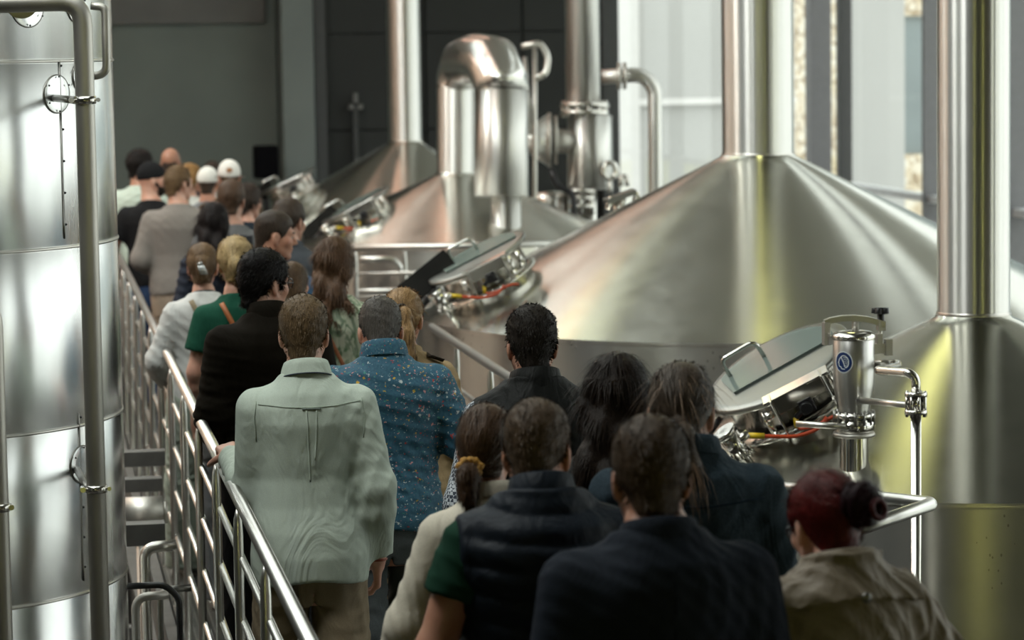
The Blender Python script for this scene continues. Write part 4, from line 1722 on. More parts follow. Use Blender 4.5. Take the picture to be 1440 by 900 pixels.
        for l, r0, r1 in ((.042, .0145, .0115), (.032, .0115, .0100), (.026, .0100, .0085)):
            dv = dv / np.linalg.norm(dv)
            b = th + dv * l * k
            segs.append((th, b, r0 * k, r1 * k))
            th = b
            dv = dv + n * .20 + d * .30 - t * .12
        E = self.arm[side][1]

        def f(p):
            q = self.warp(p)
            r = self.ar
            o = smin(cap_d(q, W_ - d * .07, W_ + d * .005, r[3] + .003, r[3] - .001), cap_d(q, W_, W_ + d * .03, r[3] - .002, .024 * k), .012)
            for off in (.026, .009, -.009, -.025):
                o = smin(o, cap_d(q, W_ + d * .02 * k + t * off * .7 * k, W_ + d * .09 * k + t * off * k, .0145 * k, .0115 * k), .010)
            fg = None
            for a, b, ra, rb_ in segs:
                c = cap_d(q, a, b, ra, rb_)
                fg = c if fg is None else np.minimum(fg, c)
            return smin(o, fg, .005)
        return f, W_ + d * .07

    def body(self, curls=(35, 35), palms=(None, None)):
        s = self.s
        V, F = polygonize(self.f_body, (-.42, -.45, -.005), (.42, .62, 1.80), self.fine)
        V = smooth_mesh(V, F, 1)
        Vs, Fs = [V], [F]
        o = len(V)

        def f_h(p0):
            p = self.warp(p0)
            d = smin(self.head(p), self.neck(p) + .0006, .016)
            return smax(d, self.hc[2] - .155 - p[:, 2], .004)
        c = self.un(self.hc)
        v, ff = polygonize(f_h, c - np.array([.13, .16, .17]), c + np.array([.13, .17, .15]), .0042 if self.fine < .008 else .0058)
        Vs.append(smooth_mesh(v, ff, 1))
        Fs.append(ff + o)
        o += len(v)
        for side, cu, pa in ((-1, curls[0], palms[0]), (1, curls[1], palms[1])):
            f, c = self.f_hand(side, cu, pa)
            c = c.copy()
            c[1] += self.lean * max(c[2] - .9, 0)
            hh = .0042 if self.fine < .008 else .0055
            v, ff = polygonize(f, c - .14, c + .14, hh)
            Vs.append(v)
            Fs.append(ff + o)
            o += len(v)
        ob = np_mesh('body', np.concatenate(Vs) * s, np.concatenate(Fs), self.skin, self.root)
        self.b = ob
        return ob

    def eyes(self, brow=(.05, .03, .02)):
        """dark irises, brows and lips for faces that show"""
        s = self.s
        ir, br, wh = MB(), MB(), MB()
        for sx in (-1, 1):
            e0 = self.hc + self.HR @ np.array([sx * .031, .0775, .002]) * self.hs
            fw = self.HR @ np.array([.25 if sx > 0 else .25, 1, 0.0])
            Mf = frame(Vector(e0), Vector(fw))
            rr = .0117 * self.hs
            wh.lathe([(rr * math.sin(a * math.pi / 12), rr * math.cos(a * math.pi / 12)) for a in range(13)], 20, Mf)
            ir.lathe([(.0001, rr * 1.03)] + [(rr * 1.025 * math.sin(a), rr * 1.025 * math.cos(a)) for a in (.15, .3, .45)] + [(.006 * self.hs, rr * .8)], 16, Mf)
            pts = [np.array([sx * x, y, z]) for x, y, z in ((.012, .0955, .023), (.030, .0935, .029), (.048, .080, .024))]
            br.tube([Vector(self.hc + self.HR @ q * self.hs) for q in pts], [.0022, .0036, .0015], 8)
        for mb, nm, col in ((wh, 'eye', (.42, .39, .36)), (ir, 'iris', (.03, .02, .012)), (br, 'eyebrow', brow)):
            mb.v = [tuple(self.un(np.array(v)) * s) for v in mb.v]
            mb.build(nm, plain(nm + '_%d%d' % (int(col[0] * 100), int(col[2] * 100)), col, .35), self.root)

    def un(self, v):
        v = v.copy()
        v[1] += self.lean * max(v[2] - .9, 0)
        return v

    # -- clothing
    def f_top(self, thick=.016, sleeve=1.93, hem=.80, neck=1.478, folds=None, cuff=.010, loose=.012, flare=0.0, quilt=0.0, arms=True, qh=.066):
        def f(p0):
            p = self.warp(p0)
            fo = folds(p) if folds is not None else 0.0
            th = thick + flare * np.clip((1.15 - p[:, 2]) / .35, 0, 1.6)
            pz = np.maximum(p[:, 2], .76)
            pp = np.stack([p[:, 0], p[:, 1], pz], 1)
            z = pz
            a = np.interp(z, self.tab[0], self.tab[1]) + th
            b = np.interp(z, self.tab[0], self.tab[2]) + th
            cy = np.interp(z, self.tab[0], self.tab[3])
            # cloth hangs straight from the shoulder blades
            b = np.where(z < 1.28, np.maximum(b, (.110 if self.sex == 'm' else .098) + th), b)
            q_ = np.sqrt((pp[:, 0] / a) ** 2 + ((pp[:, 1] - cy) / b) ** 2)
            g_ = np.sqrt((pp[:, 0] / a ** 2) ** 2 + ((pp[:, 1] - cy) / b ** 2) ** 2) + 1e-6
            d = q_ * (q_ - 1) / g_
            if quilt:
                d = d - quilt * (np.sqrt(np.abs(np.sin(math.pi * (p[:, 2] + .012 * np.cos(p[:, 0] * 9)) / qh))) - .4)
            if arms:
                for s in (-1, 1):
                    d = smin(d, self.limb(p, s, thick * .8, sleeve, cuff, loose), .045)
            else:
                sx = self.arm[1][0][0] * .88
                ap = np.stack([np.abs(p[:, 0]), p[:, 1], p[:, 2]], 1)
                sh = cap_d(ap, (.05, -.018, 1.42), (sx + .022, -.016, 1.372), .06 + thick * .6, .044 + thick)
                if quilt:
                    sh = sh - quilt * .5 * np.abs(np.sin(math.pi * p[:, 2] / qh))
                d = smin(d, sh, .03)
                d = smax(d, ap[:, 0] - (sx + .056 + .10 * np.abs(p[:, 2] - 1.30) * (p[:, 2] < 1.30)), .012)
            d = d - fo
            # neckline (higher at the back) and hem
            d = smax(d, p[:, 2] - neck - np.clip(-p[:, 1] * .25, -.03, .02), .006)
            d = smax(d, hem + .010 * np.cos(p[:, 0] * 18) - p[:, 2], .005)
            return d
        return f

    def top(self, name, mat, fine=None, folds=.0035, vert=False, **kw):
        fo = Folds(self.seed + 3, folds, vert) if folds else None
        f = self.f_top(folds=fo, **kw)
        self.ftop = f
        hem = kw.get('hem', .80)
        V, F = polygonize(f, (-.50, -.45, hem - .04), (.50, .62, 1.60), fine or self.fine)
        V = smooth_mesh(V, F, 3)
        return np_mesh(name, V * self.s, F, mat, self.root)

    def ringband(self, name, mat, z0, z1, a0, a1, thick=.006, tilt=.30, parent=None, flop=0.0, b_ratio=1.05, cyo=-.012):
        """collar / neckband: slanted conical band around the neck"""
        n = 48
        rows = []
        zs = [z0, z0 + (z1 - z0) * .5, z1, z1 + .004, z1, z0 + (z1 - z0) * .5, z0]
        as_ = [a0, (a0 + a1) / 2, a1, a1 - thick * .5, a1 - thick, (a0 + a1) / 2 - thick, a0 - thick]
        if flop:
            zs = [z1 - flop, z1 - flop * .4, z1, z1 + .003, z1, z0]
            as_ = [a1 + .016, a1 + .010, a1 + .003, a1 - .001, a1 - .005, a0 - .008]
        for z, a in zip(zs, as_):
            for k in range(n):
                an = 2 * math.pi * k / n
                x = a * math.cos(an)
                y = a * b_ratio * math.sin(an) + cyo
                rows.append(self.un(np.array([x, y, z - (y + .05) * tilt + self.drop * .0])) * self.s)
        mb = MB()
        m_ = len(zs)
        mb.add(rows, [(j * n + k, j * n + (k + 1) % n, (j + 1) * n + (k + 1) % n, (j + 1) * n + k) for j in range(m_ - 1) for k in range(n)], True)
        return mb.build(name, mat, parent or self.root)

    def trousers(self, name, mat, off=(.008, .034, .040), zmin=.045, fine=None, folds=.003, waist=1.0):
        fo = Folds(self.seed + 11, folds)

        def f(p0):
            p = self.warp(p0)
            d = loft_d(p, (self.tab[0], self.tab[1], self.tab[2], self.tab[3]), .008)
            d = smax(d, p[:, 2] - waist, .01)
            d = smin(d, self.legs(p, off), .035)
            d = smax(d, -(ell_d(p, (0, 0, .70), (.004, .3, .08))), .01)
            d = d - fo(p) * np.clip(1.4 - p[:, 2], .3, 1.0)
            return smax(smax(d, zmin - p[:, 2], .006), p[:, 2] - waist, .006)
        V, F = polygonize(f, (-.30, -.45, .0), (.30, .50, waist + .04), fine or max(self.fine, .0085))
        V = smooth_mesh(V, F, 1)
        return np_mesh(name, V * self.s, F, mat, self.root)

    def shoes(self, mat, sole):
        for s in (-1, 1):
            fx, fy = self.feet[s]

            def f(p):
                d = smin(cap_d(p, (fx, fy - .03, .055), (fx * 1.18, fy + .15, .032), .044, .034), cap_d(p, (fx, fy - .02, .06), (fx, fy - .005, .11), .042, .046), .03)
                return smax(d, .018 - p[:, 2], .004)

            def g(p):
                d = smin(cap_d(p, (fx, fy - .03, .03), (fx * 1.18, fy + .15, .03), .047, .041), cap_d(p, (fx, fy, .03), (fx, fy + .1, .03), .042, .044), .02)
                return smax(np.maximum(d, p[:, 2] - .024), -p[:, 2], .002)
            V, F = polygonize(f, (fx - .10, fy - .13, 0), (fx + .12, fy + .23, .18), .009)
            o = np_mesh('shoe', V * self.s, F, mat, self.root)
            V, F = polygonize(g, (fx - .10, fy - .13, -.02), (fx + .12, fy + .23, .05), .007)
            np_mesh('sole', V * self.s, F, sole, o)

    # -- things drawn on the back of the clothes
    def march(self, x, z, f=None, front=False):
        f = f or self.ftop
        p = np.array([[x, .6 if front else -.6, z]])
        sg = -1 if front else 1
        for _ in range(60):
            d = float(f(p)[0])
            p[0, 1] += sg * max(d * .7, -.02)
            if abs(d) < .0008:
                break
        if abs(d) > .02 or abs(p[0, 1]) > .5:
            p[0, 1] = (.1 if front else -.1)
        return p[0]

    def strip(self, name, mat, pts, width, thick=.004, parent=None, sub=5, f=None, front=False):
        """ribbon laid over the clothes along points (x, z) seen from behind"""
        P = []
        for (x0, z0), (x1, z1) in zip(pts, pts[1:]):
            for k in range(sub):
                t = k / sub
                P.append((x0 + (x1 - x0) * t, z0 + (z1 - z0) * t))
        P.append(pts[-1])
        sg = 1 if front else -1
        rows = []
        for i, (x, z) in enumerate(P):
            a, b = P[max(0, i - 1)], P[min(len(P) - 1, i + 1)]
            dx, dz = b[0] - a[0], b[1] - a[1]
            L = math.hypot(dx, dz) or 1
            nx, nz = -dz / L * width / 2, dx / L * width / 2
            l = self.march(x + nx, z + nz, f, front)
            r = self.march(x - nx, z - nz, f, front)
            for q, dy in ((l, 0), (l, thick), (r, thick), (r, 0)):
                rows.append((q + np.array([0, sg * dy, 0])) * self.s)
        mb = MB()
        n = len(P)
        fs = []
        for i in range(n - 1):
            for k in range(3):
                fs.append((i * 4 + k, i * 4 + k + 1, (i + 1) * 4 + k + 1, (i + 1) * 4 + k))
        fs += [(0, 1, 2, 3), ((n - 1) * 4, (n - 1) * 4 + 1, (n - 1) * 4 + 2, (n - 1) * 4 + 3)]
        mb.add(rows, fs, True)
        return mb.build(name, mat, parent or self.root)

    # -- hair
    def f_hair(self, t_top=.020, t_low=.006, nape=-.092, front=.066, recede=0.0, ears=True, crown=0.0, sides=None):
        def f(q):
            hy, hz = q[:, 1], q[:, 2]
            e = .020 if ears else -.06
            L = np.interp(hy, [-.11, -.055, -.036, -.024, .017, .029, .048, .062, .084, .12],
                          [nape, nape, nape + .03, e, e, -.024, .012 + recede, .046 + recede, front + recede, front + .012 + recede])
            t = np.interp(hz, [-.10, -.03, .03, .065, .095], [t_low, t_low + (t_top - t_low) * .35 if sides is None else sides, t_top * .8 if sides is None else sides * .6 + t_top * .2, t_top * .75, t_top])
            d = ell_d(q, (0, -.012, .026), (.075, .096, .093)) - t
            nk = cap_d(q, (0, -.048, -.03), (0, -.046, -.11), .050, .046) - t_low * .6
            d = smin(d, nk, .02)
            if crown:
                d = smin(d, ell_d(q, (.0, .02, .10), (.05, .06, .02)), .03) - crown
            return smax(d, L - hz, .006)
        return f

    def hair(self, col, kind='short', n=1500, blade=.018, seed=0, rough=.42, name='hair', extra=None, flow=None, res=None, wid=.0016, wave=0.0, jit=.35, out=.5, dark=None, **kw):
        """shell plus a few thousand fine tapered locks, one mesh"""
        base = self.f_hair(**kw)
        r = np.random.RandomState(self.seed * 7 + seed + 1)
        K = r.normal(size=(5, 3)) * 90
        ph = r.uniform(0, 6.28, 5)

        def f(p0):
            q = self.to_head(self.warp(p0))
            d = base(q)
            if extra is not None:
                d = extra(q, d)
            rip = sum(np.sin(q @ k + a) for k, a in zip(K, ph))
            return (d + rip * .0005) * self.hs
        lo = self.un(self.hc) + np.array([-.20, -.26, -.52 if kind != 'short' else -.17])
        hi = self.un(self.hc) + np.array([.20, .20, .19])
        V, F = polygonize(f, lo, hi, res or max(.0055, self.fine * .75))
        V = smooth_mesh(V, F, 1)
        NN = vnormals(V, F)
        # locks
        pick = r.randint(0, len(V), n)
        P0, n0 = V[pick], NN[pick]
        q = self.to_head(self.warp(P0))
        if flow is None:
            dr = np.stack([q[:, 0] * 2.0, q[:, 1] * 2.0 - .10, np.where(q[:, 2] > .06, -.05, -.16)], 1) if kind == 'short' else np.tile(np.array([0, -.02, -1.0]), (n, 1))
        else:
            dr = flow(q)
        dr = dr @ self.HR.T
        dr /= np.linalg.norm(dr, axis=1)[:, None] + 1e-9
        dr = dr - n0 * np.sum(dr * n0, 1)[:, None]
        dr /= np.linalg.norm(dr, axis=1)[:, None] + 1e-9
        dr = dr + n0 * out + r.normal(size=(n, 3)) * jit
        dr /= np.linalg.norm(dr, axis=1)[:, None]
        sd = np.cross(dr, n0)
        sd /= np.linalg.norm(sd, axis=1)[:, None] + 1e-9
        Lh = blade * r.uniform(.6, 1.25, n)[:, None]
        wd = wid * r.uniform(.7, 1.3, n)[:, None]
        A = P0 - n0 * .003
        B_ = A + dr * Lh * .55
        C = A + dr * Lh + (np.array([0, 0, -.25]) - n0 * .25) * Lh * .5
        if wave:
            B_ = B_ + sd * r.normal(size=(n, 1)) * wave
        bl = np.stack([A - sd * wd, A + sd * wd, B_ + sd * wd * .8, B_ - sd * wd * .8, C], 1).reshape(-1, 3)
        o = len(V) + np.arange(n) * 5
        Q = np.stack([o, o + 1, o + 2, o + 3], 1)
        T = np.stack([o + 3, o + 2, o + 4], 1)
        m_ = hair_mat(col, rough, dark)
        return np_mesh(name, np.concatenate([V, bl]) * self.s, np.concatenate([F, Q]), m_, self.root, tris=T)

    def head_pt(self, q):
        return Vector(self.un(self.hc + self.HR @ (np.asarray(q, float) * self.hs)) * self.s)

    def body_pt(self, q):
        return Vector(self.un(np.asarray(q, float)) * self.s)

    def cap(self, col, patch=None, brim=True):
        s = self.s
        mt = plain('cap_%d_%d' % (int(col[0] * 99), int(col[1] * 99)), col, .85, var=.04, bmp=.2, bscale=300, spec=.1)

        def f(p0):
            q = self.to_head(self.warp(p0))
            d = ell_d(q, (0, -.008, .028), (.088, .107, .106))
            return smax(d, .010 - q[:, 2] + q[:, 1] * .12, .006) * self.hs
        V, F = polygonize(f, self.un(self.hc) - .2, self.un(self.hc) + .2, .008)
        o = np_mesh('cap', smooth_mesh(V, F, 1) * s, F, mt, self.root)
        if brim:
            mb = MB()
            rows = []
            for j, rr in enumerate((.10, .13, .165)):
                for k in range(13):
                    a = R(25 + 130 * k / 12)
                    rows.append(self.head_pt((math.cos(a) * rr * .80, math.sin(a) * rr + .002, .022 - (rr - .1) * .3 - abs(math.cos(a)) * .01)))
            for j, rr in enumerate((.165, .13, .10)):
                for k in range(13):
                    a = R(25 + 130 * k / 12)
                    rows.append(self.head_pt((math.cos(a) * rr * .80, math.sin(a) * rr + .002, .017 - (rr - .1) * .3 - abs(math.cos(a)) * .01)))
            mb.add(rows, [(j * 13 + k, j * 13 + k + 1, (j + 1) * 13 + k + 1, (j + 1) * 13 + k) for j in range(5) for k in range(12)], True)
            mb.build('brim', mt, o)
        if patch is not None:
            mb = MB()
            rows = [self.head_pt((0, -.117, .055))]
            for k in range(20):
                a = 2 * math.pi * k / 20
                x, z = .024 * math.cos(a), .055 + .02 * math.sin(a)
                y = -.008 - .1085 * math.sqrt(max(0, 1 - (x / .088) ** 2 - ((z - .028) / .106) ** 2))
                rows.append(self.head_pt((x, y - .002, z)))
            mb.add(rows, [(0, 1 + k, 1 + (k + 1) % 20) for k in range(20)])
            mb.build('patch', plain('cap_patch', patch, .7), o)
        return o

    def glasses(self, col=(.01, .01, .012)):
        mb = MB()
        for sx in (-1, 1):
            pts = [self.head_pt((sx * (.033 + .025 * math.cos(a)), .108 - .010 * abs(math.cos(a)) * (1 if math.cos(a) * 1 > 0 else 0), .002 + .019 * math.sin(a))) for a in [2 * math.pi * k / 16 for k in range(16)]]
            mb.tube(pts, .0022 * self.s, 8, closed=True)
            mb.tube([self.head_pt((sx * .058, .100, .006)), self.head_pt((sx * .076, .06, .006)), self.head_pt((sx * .082, .0, .004)), self.head_pt((sx * .080, -.012, -.012))], .0019 * self.s, 8)
        mb.tube([self.head_pt((-.009, .112, .006)), self.head_pt((.009, .112, .006))], .002 * self.s, 8)
        g = mb.build('glasses', plain('glasses_frame', col, .3), self.root)
        mb = MB()
        for sx in (-1, 1):
            vs = [self.head_pt((sx * (.033 + .024 * math.cos(a)), .107 - .010 * max(0, math.cos(a)), .002 + .018 * math.sin(a))) for a in [2 * math.pi * k / 16 for k in range(16)]]
            mb.add(vs, [tuple(range(16))])
        mb.build('lens', glass_mat('spectacle_lens', (.8, .82, .85), .15), g)
        return g


# ------------------------------------------------------------------ materials for people
def skin_mat(name, col):
    mt, nt, bs = nmat(name)
    v = coords(nt)
    n = noise(nt, v, 18, 4)
    hi = tuple(min(1, c * 1.12) for c in col)
    lo = (col[0] * .9, col[1] * .80, col[2] * .78)
    nt.links.new(ramp(nt, n, [(.3, lo), (.7, hi)]), bs.inputs['Base Color'])
    bs.inputs['Roughness'].default_value = .48
    bs.inputs['Subsurface Weight'].default_value = .12
    bs.inputs['Subsurface Radius'].default_value = (.012, .005, .003)
    bs.inputs['Subsurface Scale'].default_value = 1.0
    bump(nt, bs, noise(nt, v, 160, 2), .08, .002)
    return mt


SKIN = {
    'fair': skin_mat('skin_fair', (.56, .32, .235)),
    'warm': skin_mat('skin_warm', (.44, .225, .15)),
    'tan': skin_mat('skin_tan', (.33, .165, .105)),
    'brown': skin_mat('skin_brown', (.20, .10, .065)),
}
HAIRM = {}


def hair_mat(col, rough=.42, dark=None):
    key = (col, rough, dark)
    if key in HAIRM:
        return HAIRM[key]
    mt, nt, bs = nmat('hair_%d' % len(HAIRM))
    v = coords(nt, (260, 260, 30))
    n = noise(nt, v, 1.0, 3, .6)
    n2 = noise(nt, coords(nt), 26, 2)
    lo = dark or tuple(c * .42 for c in col)
    hi = tuple(min(1, c * 1.6) for c in col)
    c1 = ramp(nt, n, [(.30, lo), (.5, col), (.72, hi)])
    nt.links.new(mixc(nt, math_n(nt, 'MULTIPLY', n2, .5), c1, lo), bs.inputs['Base Color'])
    bs.inputs['Roughness'].default_value = rough
    bs.inputs['Specular IOR Level'].default_value = .16 if max(col) > .04 else .07
    bump(nt, bs, n, .6, .004)
    HAIRM[key] = mt
    return mt


def cloth(name, col, rough=.85, var=.10, weave=420, wr=.35, wscale=7.0, sheen=.0, spec=.10, hatch_=0.0):
    if name in MATS:
        return MATS[name]
    mt, nt, bs = nmat(name)
    v = coords(nt)
    n = noise(nt, v, 9, 4)
    fine = noise(nt, v, weave, 1)
    lo = tuple(c * (1 - var) for c in col)
    hi = tuple(min(1, c * (1 + var)) for c in col)
    base = ramp(nt, fine, [(.35, lo), (.65, hi)])
    if hatch_:
        ck = N(nt, 'ShaderNodeTexChecker')
        ck.inputs['Scale'].default_value = hatch_
        nt.links.new(v, ck.inputs['Vector'])
        base = mixc(nt, math_n(nt, 'MULTIPLY', ck.outputs['Fac'], .35), base, tuple(c * 2.2 + .004 for c in col))
    nt.links.new(base, bs.inputs['Base Color'])
    bs.inputs['Roughness'].default_value = rough
    bs.inputs['Specular IOR Level'].default_value = spec
    if sheen:
        bs.inputs['Sheen Weight'].default_value = sheen
        bs.inputs['Sheen Roughness'].default_value = .4
    big = noise(nt, coords(nt, (1, 1, .55)), wscale, 3, .55, 1.2)
    hgt = math_n(nt, 'ADD', math_n(nt, 'MULTIPLY', big, 1.0), math_n(nt, 'MULTIPLY', fine, .02))
    bump(nt, bs, hgt, wr, .035)
    MATS[name] = mt
    return mt


def spotted(name, base, cols, scale=60, base2=None, thr=.30, layers=3, wr=.4):
    """scattered little motifs of many colours on a plain ground"""
    mt, nt, bs = nmat(name)
    v = coords(nt)
    c = ramp(nt, noise(nt, v, 120, 2), [(.35, base), (.7, base2 or tuple(x * 1.3 for x in base))])
    for k in range(layers):
        vo = N(nt, 'ShaderNodeTexVoronoi')
        vo.inputs['Scale'].default_value = scale * (1 + .45 * k)
        mp = coords(nt, (1, 1, 1.0 + .5 * (k % 2)), rot=(k * .7, k * .5, k * .9))
        ns = N(nt, 'ShaderNodeTexNoise')
        ns.inputs['Scale'].default_value = scale * 2.5
        nt.links.new(v, ns.inputs['Vector'])
        mv = N(nt, 'ShaderNodeMix', data_type='VECTOR')
        mv.inputs[0].default_value = .02
        nt.links.new(mp, mv.inputs[4])
        nt.links.new(ns.outputs['Color'], mv.inputs[5])
        nt.links.new(mv.outputs[1], vo.inputs['Vector'])
        sep = N(nt, 'ShaderNodeSeparateColor')
        nt.links.new(vo.outputs['Color'], sep.inputs[0])
        keep = math_n(nt, 'GREATER_THAN', sep.outputs[0], .45)
        inside = math_n(nt, 'LESS_THAN', vo.outputs['Distance'], math_n(nt, 'MULTIPLY_ADD', sep.outputs[2], .18, thr - .1))
        m_ = math_n(nt, 'MULTIPLY', keep, inside)
        stops = [(i / len(cols), q) for i, q in enumerate(cols)]
        c = mixc(nt, m_, c, ramp(nt, sep.outputs[1], stops, 'CONSTANT'))
    nt.links.new(c, bs.inputs['Base Color'])
    bs.inputs['Roughness'].default_value = .7
    bs.inputs['Specular IOR Level'].default_value = .3
    bump(nt, bs, noise(nt, coords(nt, (1, 1, .55)), 7, 3, .55, 1.2), wr, .03)
    return mt


def leafy(name):
    mt, nt, bs = nmat(name)
    n1 = noise(nt, coords(nt, (1, 1, .45), rot=(.3, .5, .2)), 15, 2, .6, 1.2)
    n2 = noise(nt, coords(nt, (1, 1, .4), rot=(-.4, -.6, 1)), 22, 2, .6, 1.5)
    c = ramp(nt, n1, [(.44, (.58, .60, .46)), (.49, (.16, .25, .13)), (.57, (.06, .13, .07)), (.62, (.52, .56, .40))])
    c2 = ramp(nt, n2, [(.50, (.60, .62, .50)), (.56, (.28, .38, .24)), (.66, (.12, .22, .12))])
    nt.links.new(mixc(nt, .30, c, c2), bs.inputs['Base Color'])
    bs.inputs['Roughness'].default_value = .75
    bump(nt, bs, noise(nt, coords(nt), 8, 3), .35, .03)
    return mt


def gingham(name, a, b, scale=90):
    mt, nt, bs = nmat(name)
    v = coords(nt)
    ck = N(nt, 'ShaderNodeTexChecker')
    ck.inputs['Scale'].default_value = scale
    ck.inputs['Color1'].default_value = (*a, 1)
    ck.inputs['Color2'].default_value = (*b, 1)
    nt.links.new(v, ck.inputs['Vector'])
    nt.links.new(ck.outputs['Color'], bs.inputs['Base Color'])
    bs.inputs['Roughness'].default_value = .8
    return mt
# ------------------------------------------------------------------ hair shapes
def long_hair(L, wt=.088, wb=.105, b0=.062, b1=.032, y0=-.045, y1=-.125, shift=0.0, front=0.0):
    def ex(q, d):
        z = q[:, 2]
        a = np.interp(z, [-L, -L + .08, -.12, .03], [wb * .55, wb, (wt + wb) / 2, wt])
        b = np.interp(z, [-L, -.14, .02], [b1, (b0 + b1) / 2, b0])
        cy = np.interp(z, [-.30, -.14, 0], [y1, (y0 + y1) / 2 - .01, y0])
        w = .006 * np.sin(z * 42 + q[:, 0] * 30) + .005 * np.sin(z * 23 - q[:, 0] * 60 + 1)
        x = q[:, 0] - shift * np.clip(-z, 0, 1)
        d2 = (np.sqrt((x / a) ** 2 + ((q[:, 1] - cy) / b) ** 2) - 1) * b * .8 - w
        d2 = np.maximum(d2, np.maximum(z - .05, -L - z + .02 * np.sin(q[:, 0] * 70)))
        return smin(d, d2, .03)
    return ex


def tail(points, radii, ball=None):
    def ex(q, d):
        for (a, b), (ra, rb_) in zip(zip(points, points[1:]), zip(radii, radii[1:])):
            d = smin(d, cap_d(q, a, b, ra, rb_), .012)
        if ball is not None:
            d = smin(d, ell_d(q, ball[0], ball[1]), .010)
        return d
    return ex


def to_tie(c, tail_dir=(0, -.1, -1)):
    c = np.asarray(c, float)

    def fl(q):
        v = c - q
        far = (q[:, 1] < c[1] - .01) | (q[:, 2] < -.12)
        v[far] = np.asarray(tail_dir, float)
        return v
    return fl


down_flow = lambda q: np.stack([q[:, 0] * 1.0, q[:, 1] * .6 - .02, np.full(len(q), -.25)], 1)
Q = 0.0062      # grid for the nearest figures
MID = 0.0078
FAR = 0.0105
shoe_b = plain('shoe_leather', (.02, .017, .015), .45)
shoe_w = plain('shoe_white', (.55, .54, .5), .6)
sole_d = plain('sole_rubber', (.03, .03, .03), .7)
sole_w = plain('sole_pale', (.5, .49, .45), .7)
denim = cloth('denim_dark', (.022, .032, .055), .85, .25)
denim_b = cloth('denim_blue', (.035, .065, .14), .85, .25)
slate = cloth('trousers_slate', (.075, .085, .088), .85, .15)
khaki = cloth('chino_khaki', (.27, .215, .145), .8, .08)
dark_tr = cloth('trousers_dark', (.02, .02, .022), .85)


def legs_of(p, tr, shoe=None, sole=None, **kw):
    p.trousers('trousers', tr, **kw)
    p.shoes(shoe or shoe_b, sole or sole_d)


# 1 --------------------------------------------------------------- man in navy quilted vest over a green tee
p = Person(754, 562, 1.76, 'person in navy quilted vest over green t-shirt, bare left arm, in the front row', yaw=-2, hyaw=-16, hpitch=14, drop=.05,
           fine=Q, skin='warm', seed=1, w=1.04, armL=((.262, -.03, 1.13), (.275, .06, .89)))
p.body()
p.hair((.085, .055, .034), n=5200, blade=.017, t_top=.017, t_low=.003, sides=.005, jit=.28, out=.32)
tee = cloth('tee_forest', (.010, .040, .024), .85)
p.top('t_shirt', tee, sleeve=.50, hem=.86, thick=.014, cuff=.016, folds=.003)
f_tee = p.ftop
nav = cloth('puffer_navy', (.008, .012, .019), .55, .15, weave=200, wr=.25, wscale=14, spec=.14)
p.top('quilted_vest', nav, arms=False, thick=.034, quilt=.012, hem=.83, neck=1.50, folds=.002, qh=.064)
p.ringband('vest_collar', nav, 1.455, 1.545, .094, .074, .014)
legs_of(p, denim)

# 2 --------------------------------------------------------------- man in dark blue checked blazer
p = Person(914, 586, 1.81, 'person in dark navy blazer with a fine check, front row, seen from behind', yaw=1, hyaw=-6, hpitch=14, drop=.05,
           fine=Q, skin='warm', seed=2, w=1.06)
p.body()
p.hair((.075, .048, .030), n=5200, blade=.020, t_top=.019, t_low=.005, sides=.008, jit=.28, out=.32)
blz = cloth('blazer_navy', (.011, .0145, .022), .8, .2, hatch_=210, wr=.3)
p.top('blazer', blz, thick=.026, hem=.74, sleeve=1.96, folds=.004, loose=.016, cuff=.016, neck=1.485)
p.ringband('blazer_collar', blz, 1.45, 1.512, .090, .074, .01, flop=.05)
bk = [(0, 1.44), (0, 1.2), (0, .9), (0, .75)]
p.strip('back_seam', cloth('seam_navy', (.007, .010, .018)), bk, .004, .0012)
legs_of(p, dark_tr)

# 3 --------------------------------------------------------------- ponytail, dark blue shirt
p = Person(957, 508, 1.82, 'person with long brown low ponytail and dark blue denim shirt, right of the dark-haired woman', yaw=-3, hyaw=-12, hpitch=16, drop=.07,
           fine=Q, skin='warm', seed=3, w=1.06)
p.body()
tie = (.0, -.108, -.045)
p.hair((.085, .062, .045), kind='tied', n=4200, blade=.05, t_top=.012, t_low=.006, jit=.07, out=.06, flow=to_tie(tie, (.12, -.1, -1)), wid=.0013, rough=.33,
       extra=tail([(0, -.10, -.045), (.012, -.135, -.075), (.030, -.135, -.16), (.050, -.12, -.25), (.062, -.105, -.33)], [.020, .026, .027, .019, .006]))
p.hair((.19, .12, .075), kind='tied', n=700, blade=.13, name='ponytail_strands', t_top=-.02, t_low=-.03, jit=.10, out=.08, flow=lambda q: np.tile(np.array([.16, .05, -1.0]), (len(q), 1)), wid=.0012,
       extra=tail([(.008, -.140, -.085), (.030, -.142, -.16), (.046, -.130, -.23)], [.014, .021, .010]))
c = p.head_pt((0, -.112, -.052))
MB().tube([c + Vector((.022 * math.cos(a), .016 * math.sin(a) * .4, .016 * math.sin(a))) for a in [k * math.pi / 7 for k in range(14)]], .006, 8, closed=True).build('hair_tie', P_black, p.root)
dsh = cloth('denim_shirt', (.026, .040, .052), .85, .22, weave=320, wr=.45)
p.top('denim_shirt', dsh, thick=.018, hem=.80, sleeve=1.93, folds=.0045, neck=1.485)
p.ringband('collar', dsh, 1.46, 1.520, .088, .072, .007, flop=.045)
p.strip('yoke_seam', cloth('seam_denim', (.012, .022, .034)), [(-.17, 1.375), (0, 1.365), (.17, 1.375)], .005, .0015)
legs_of(p, denim)

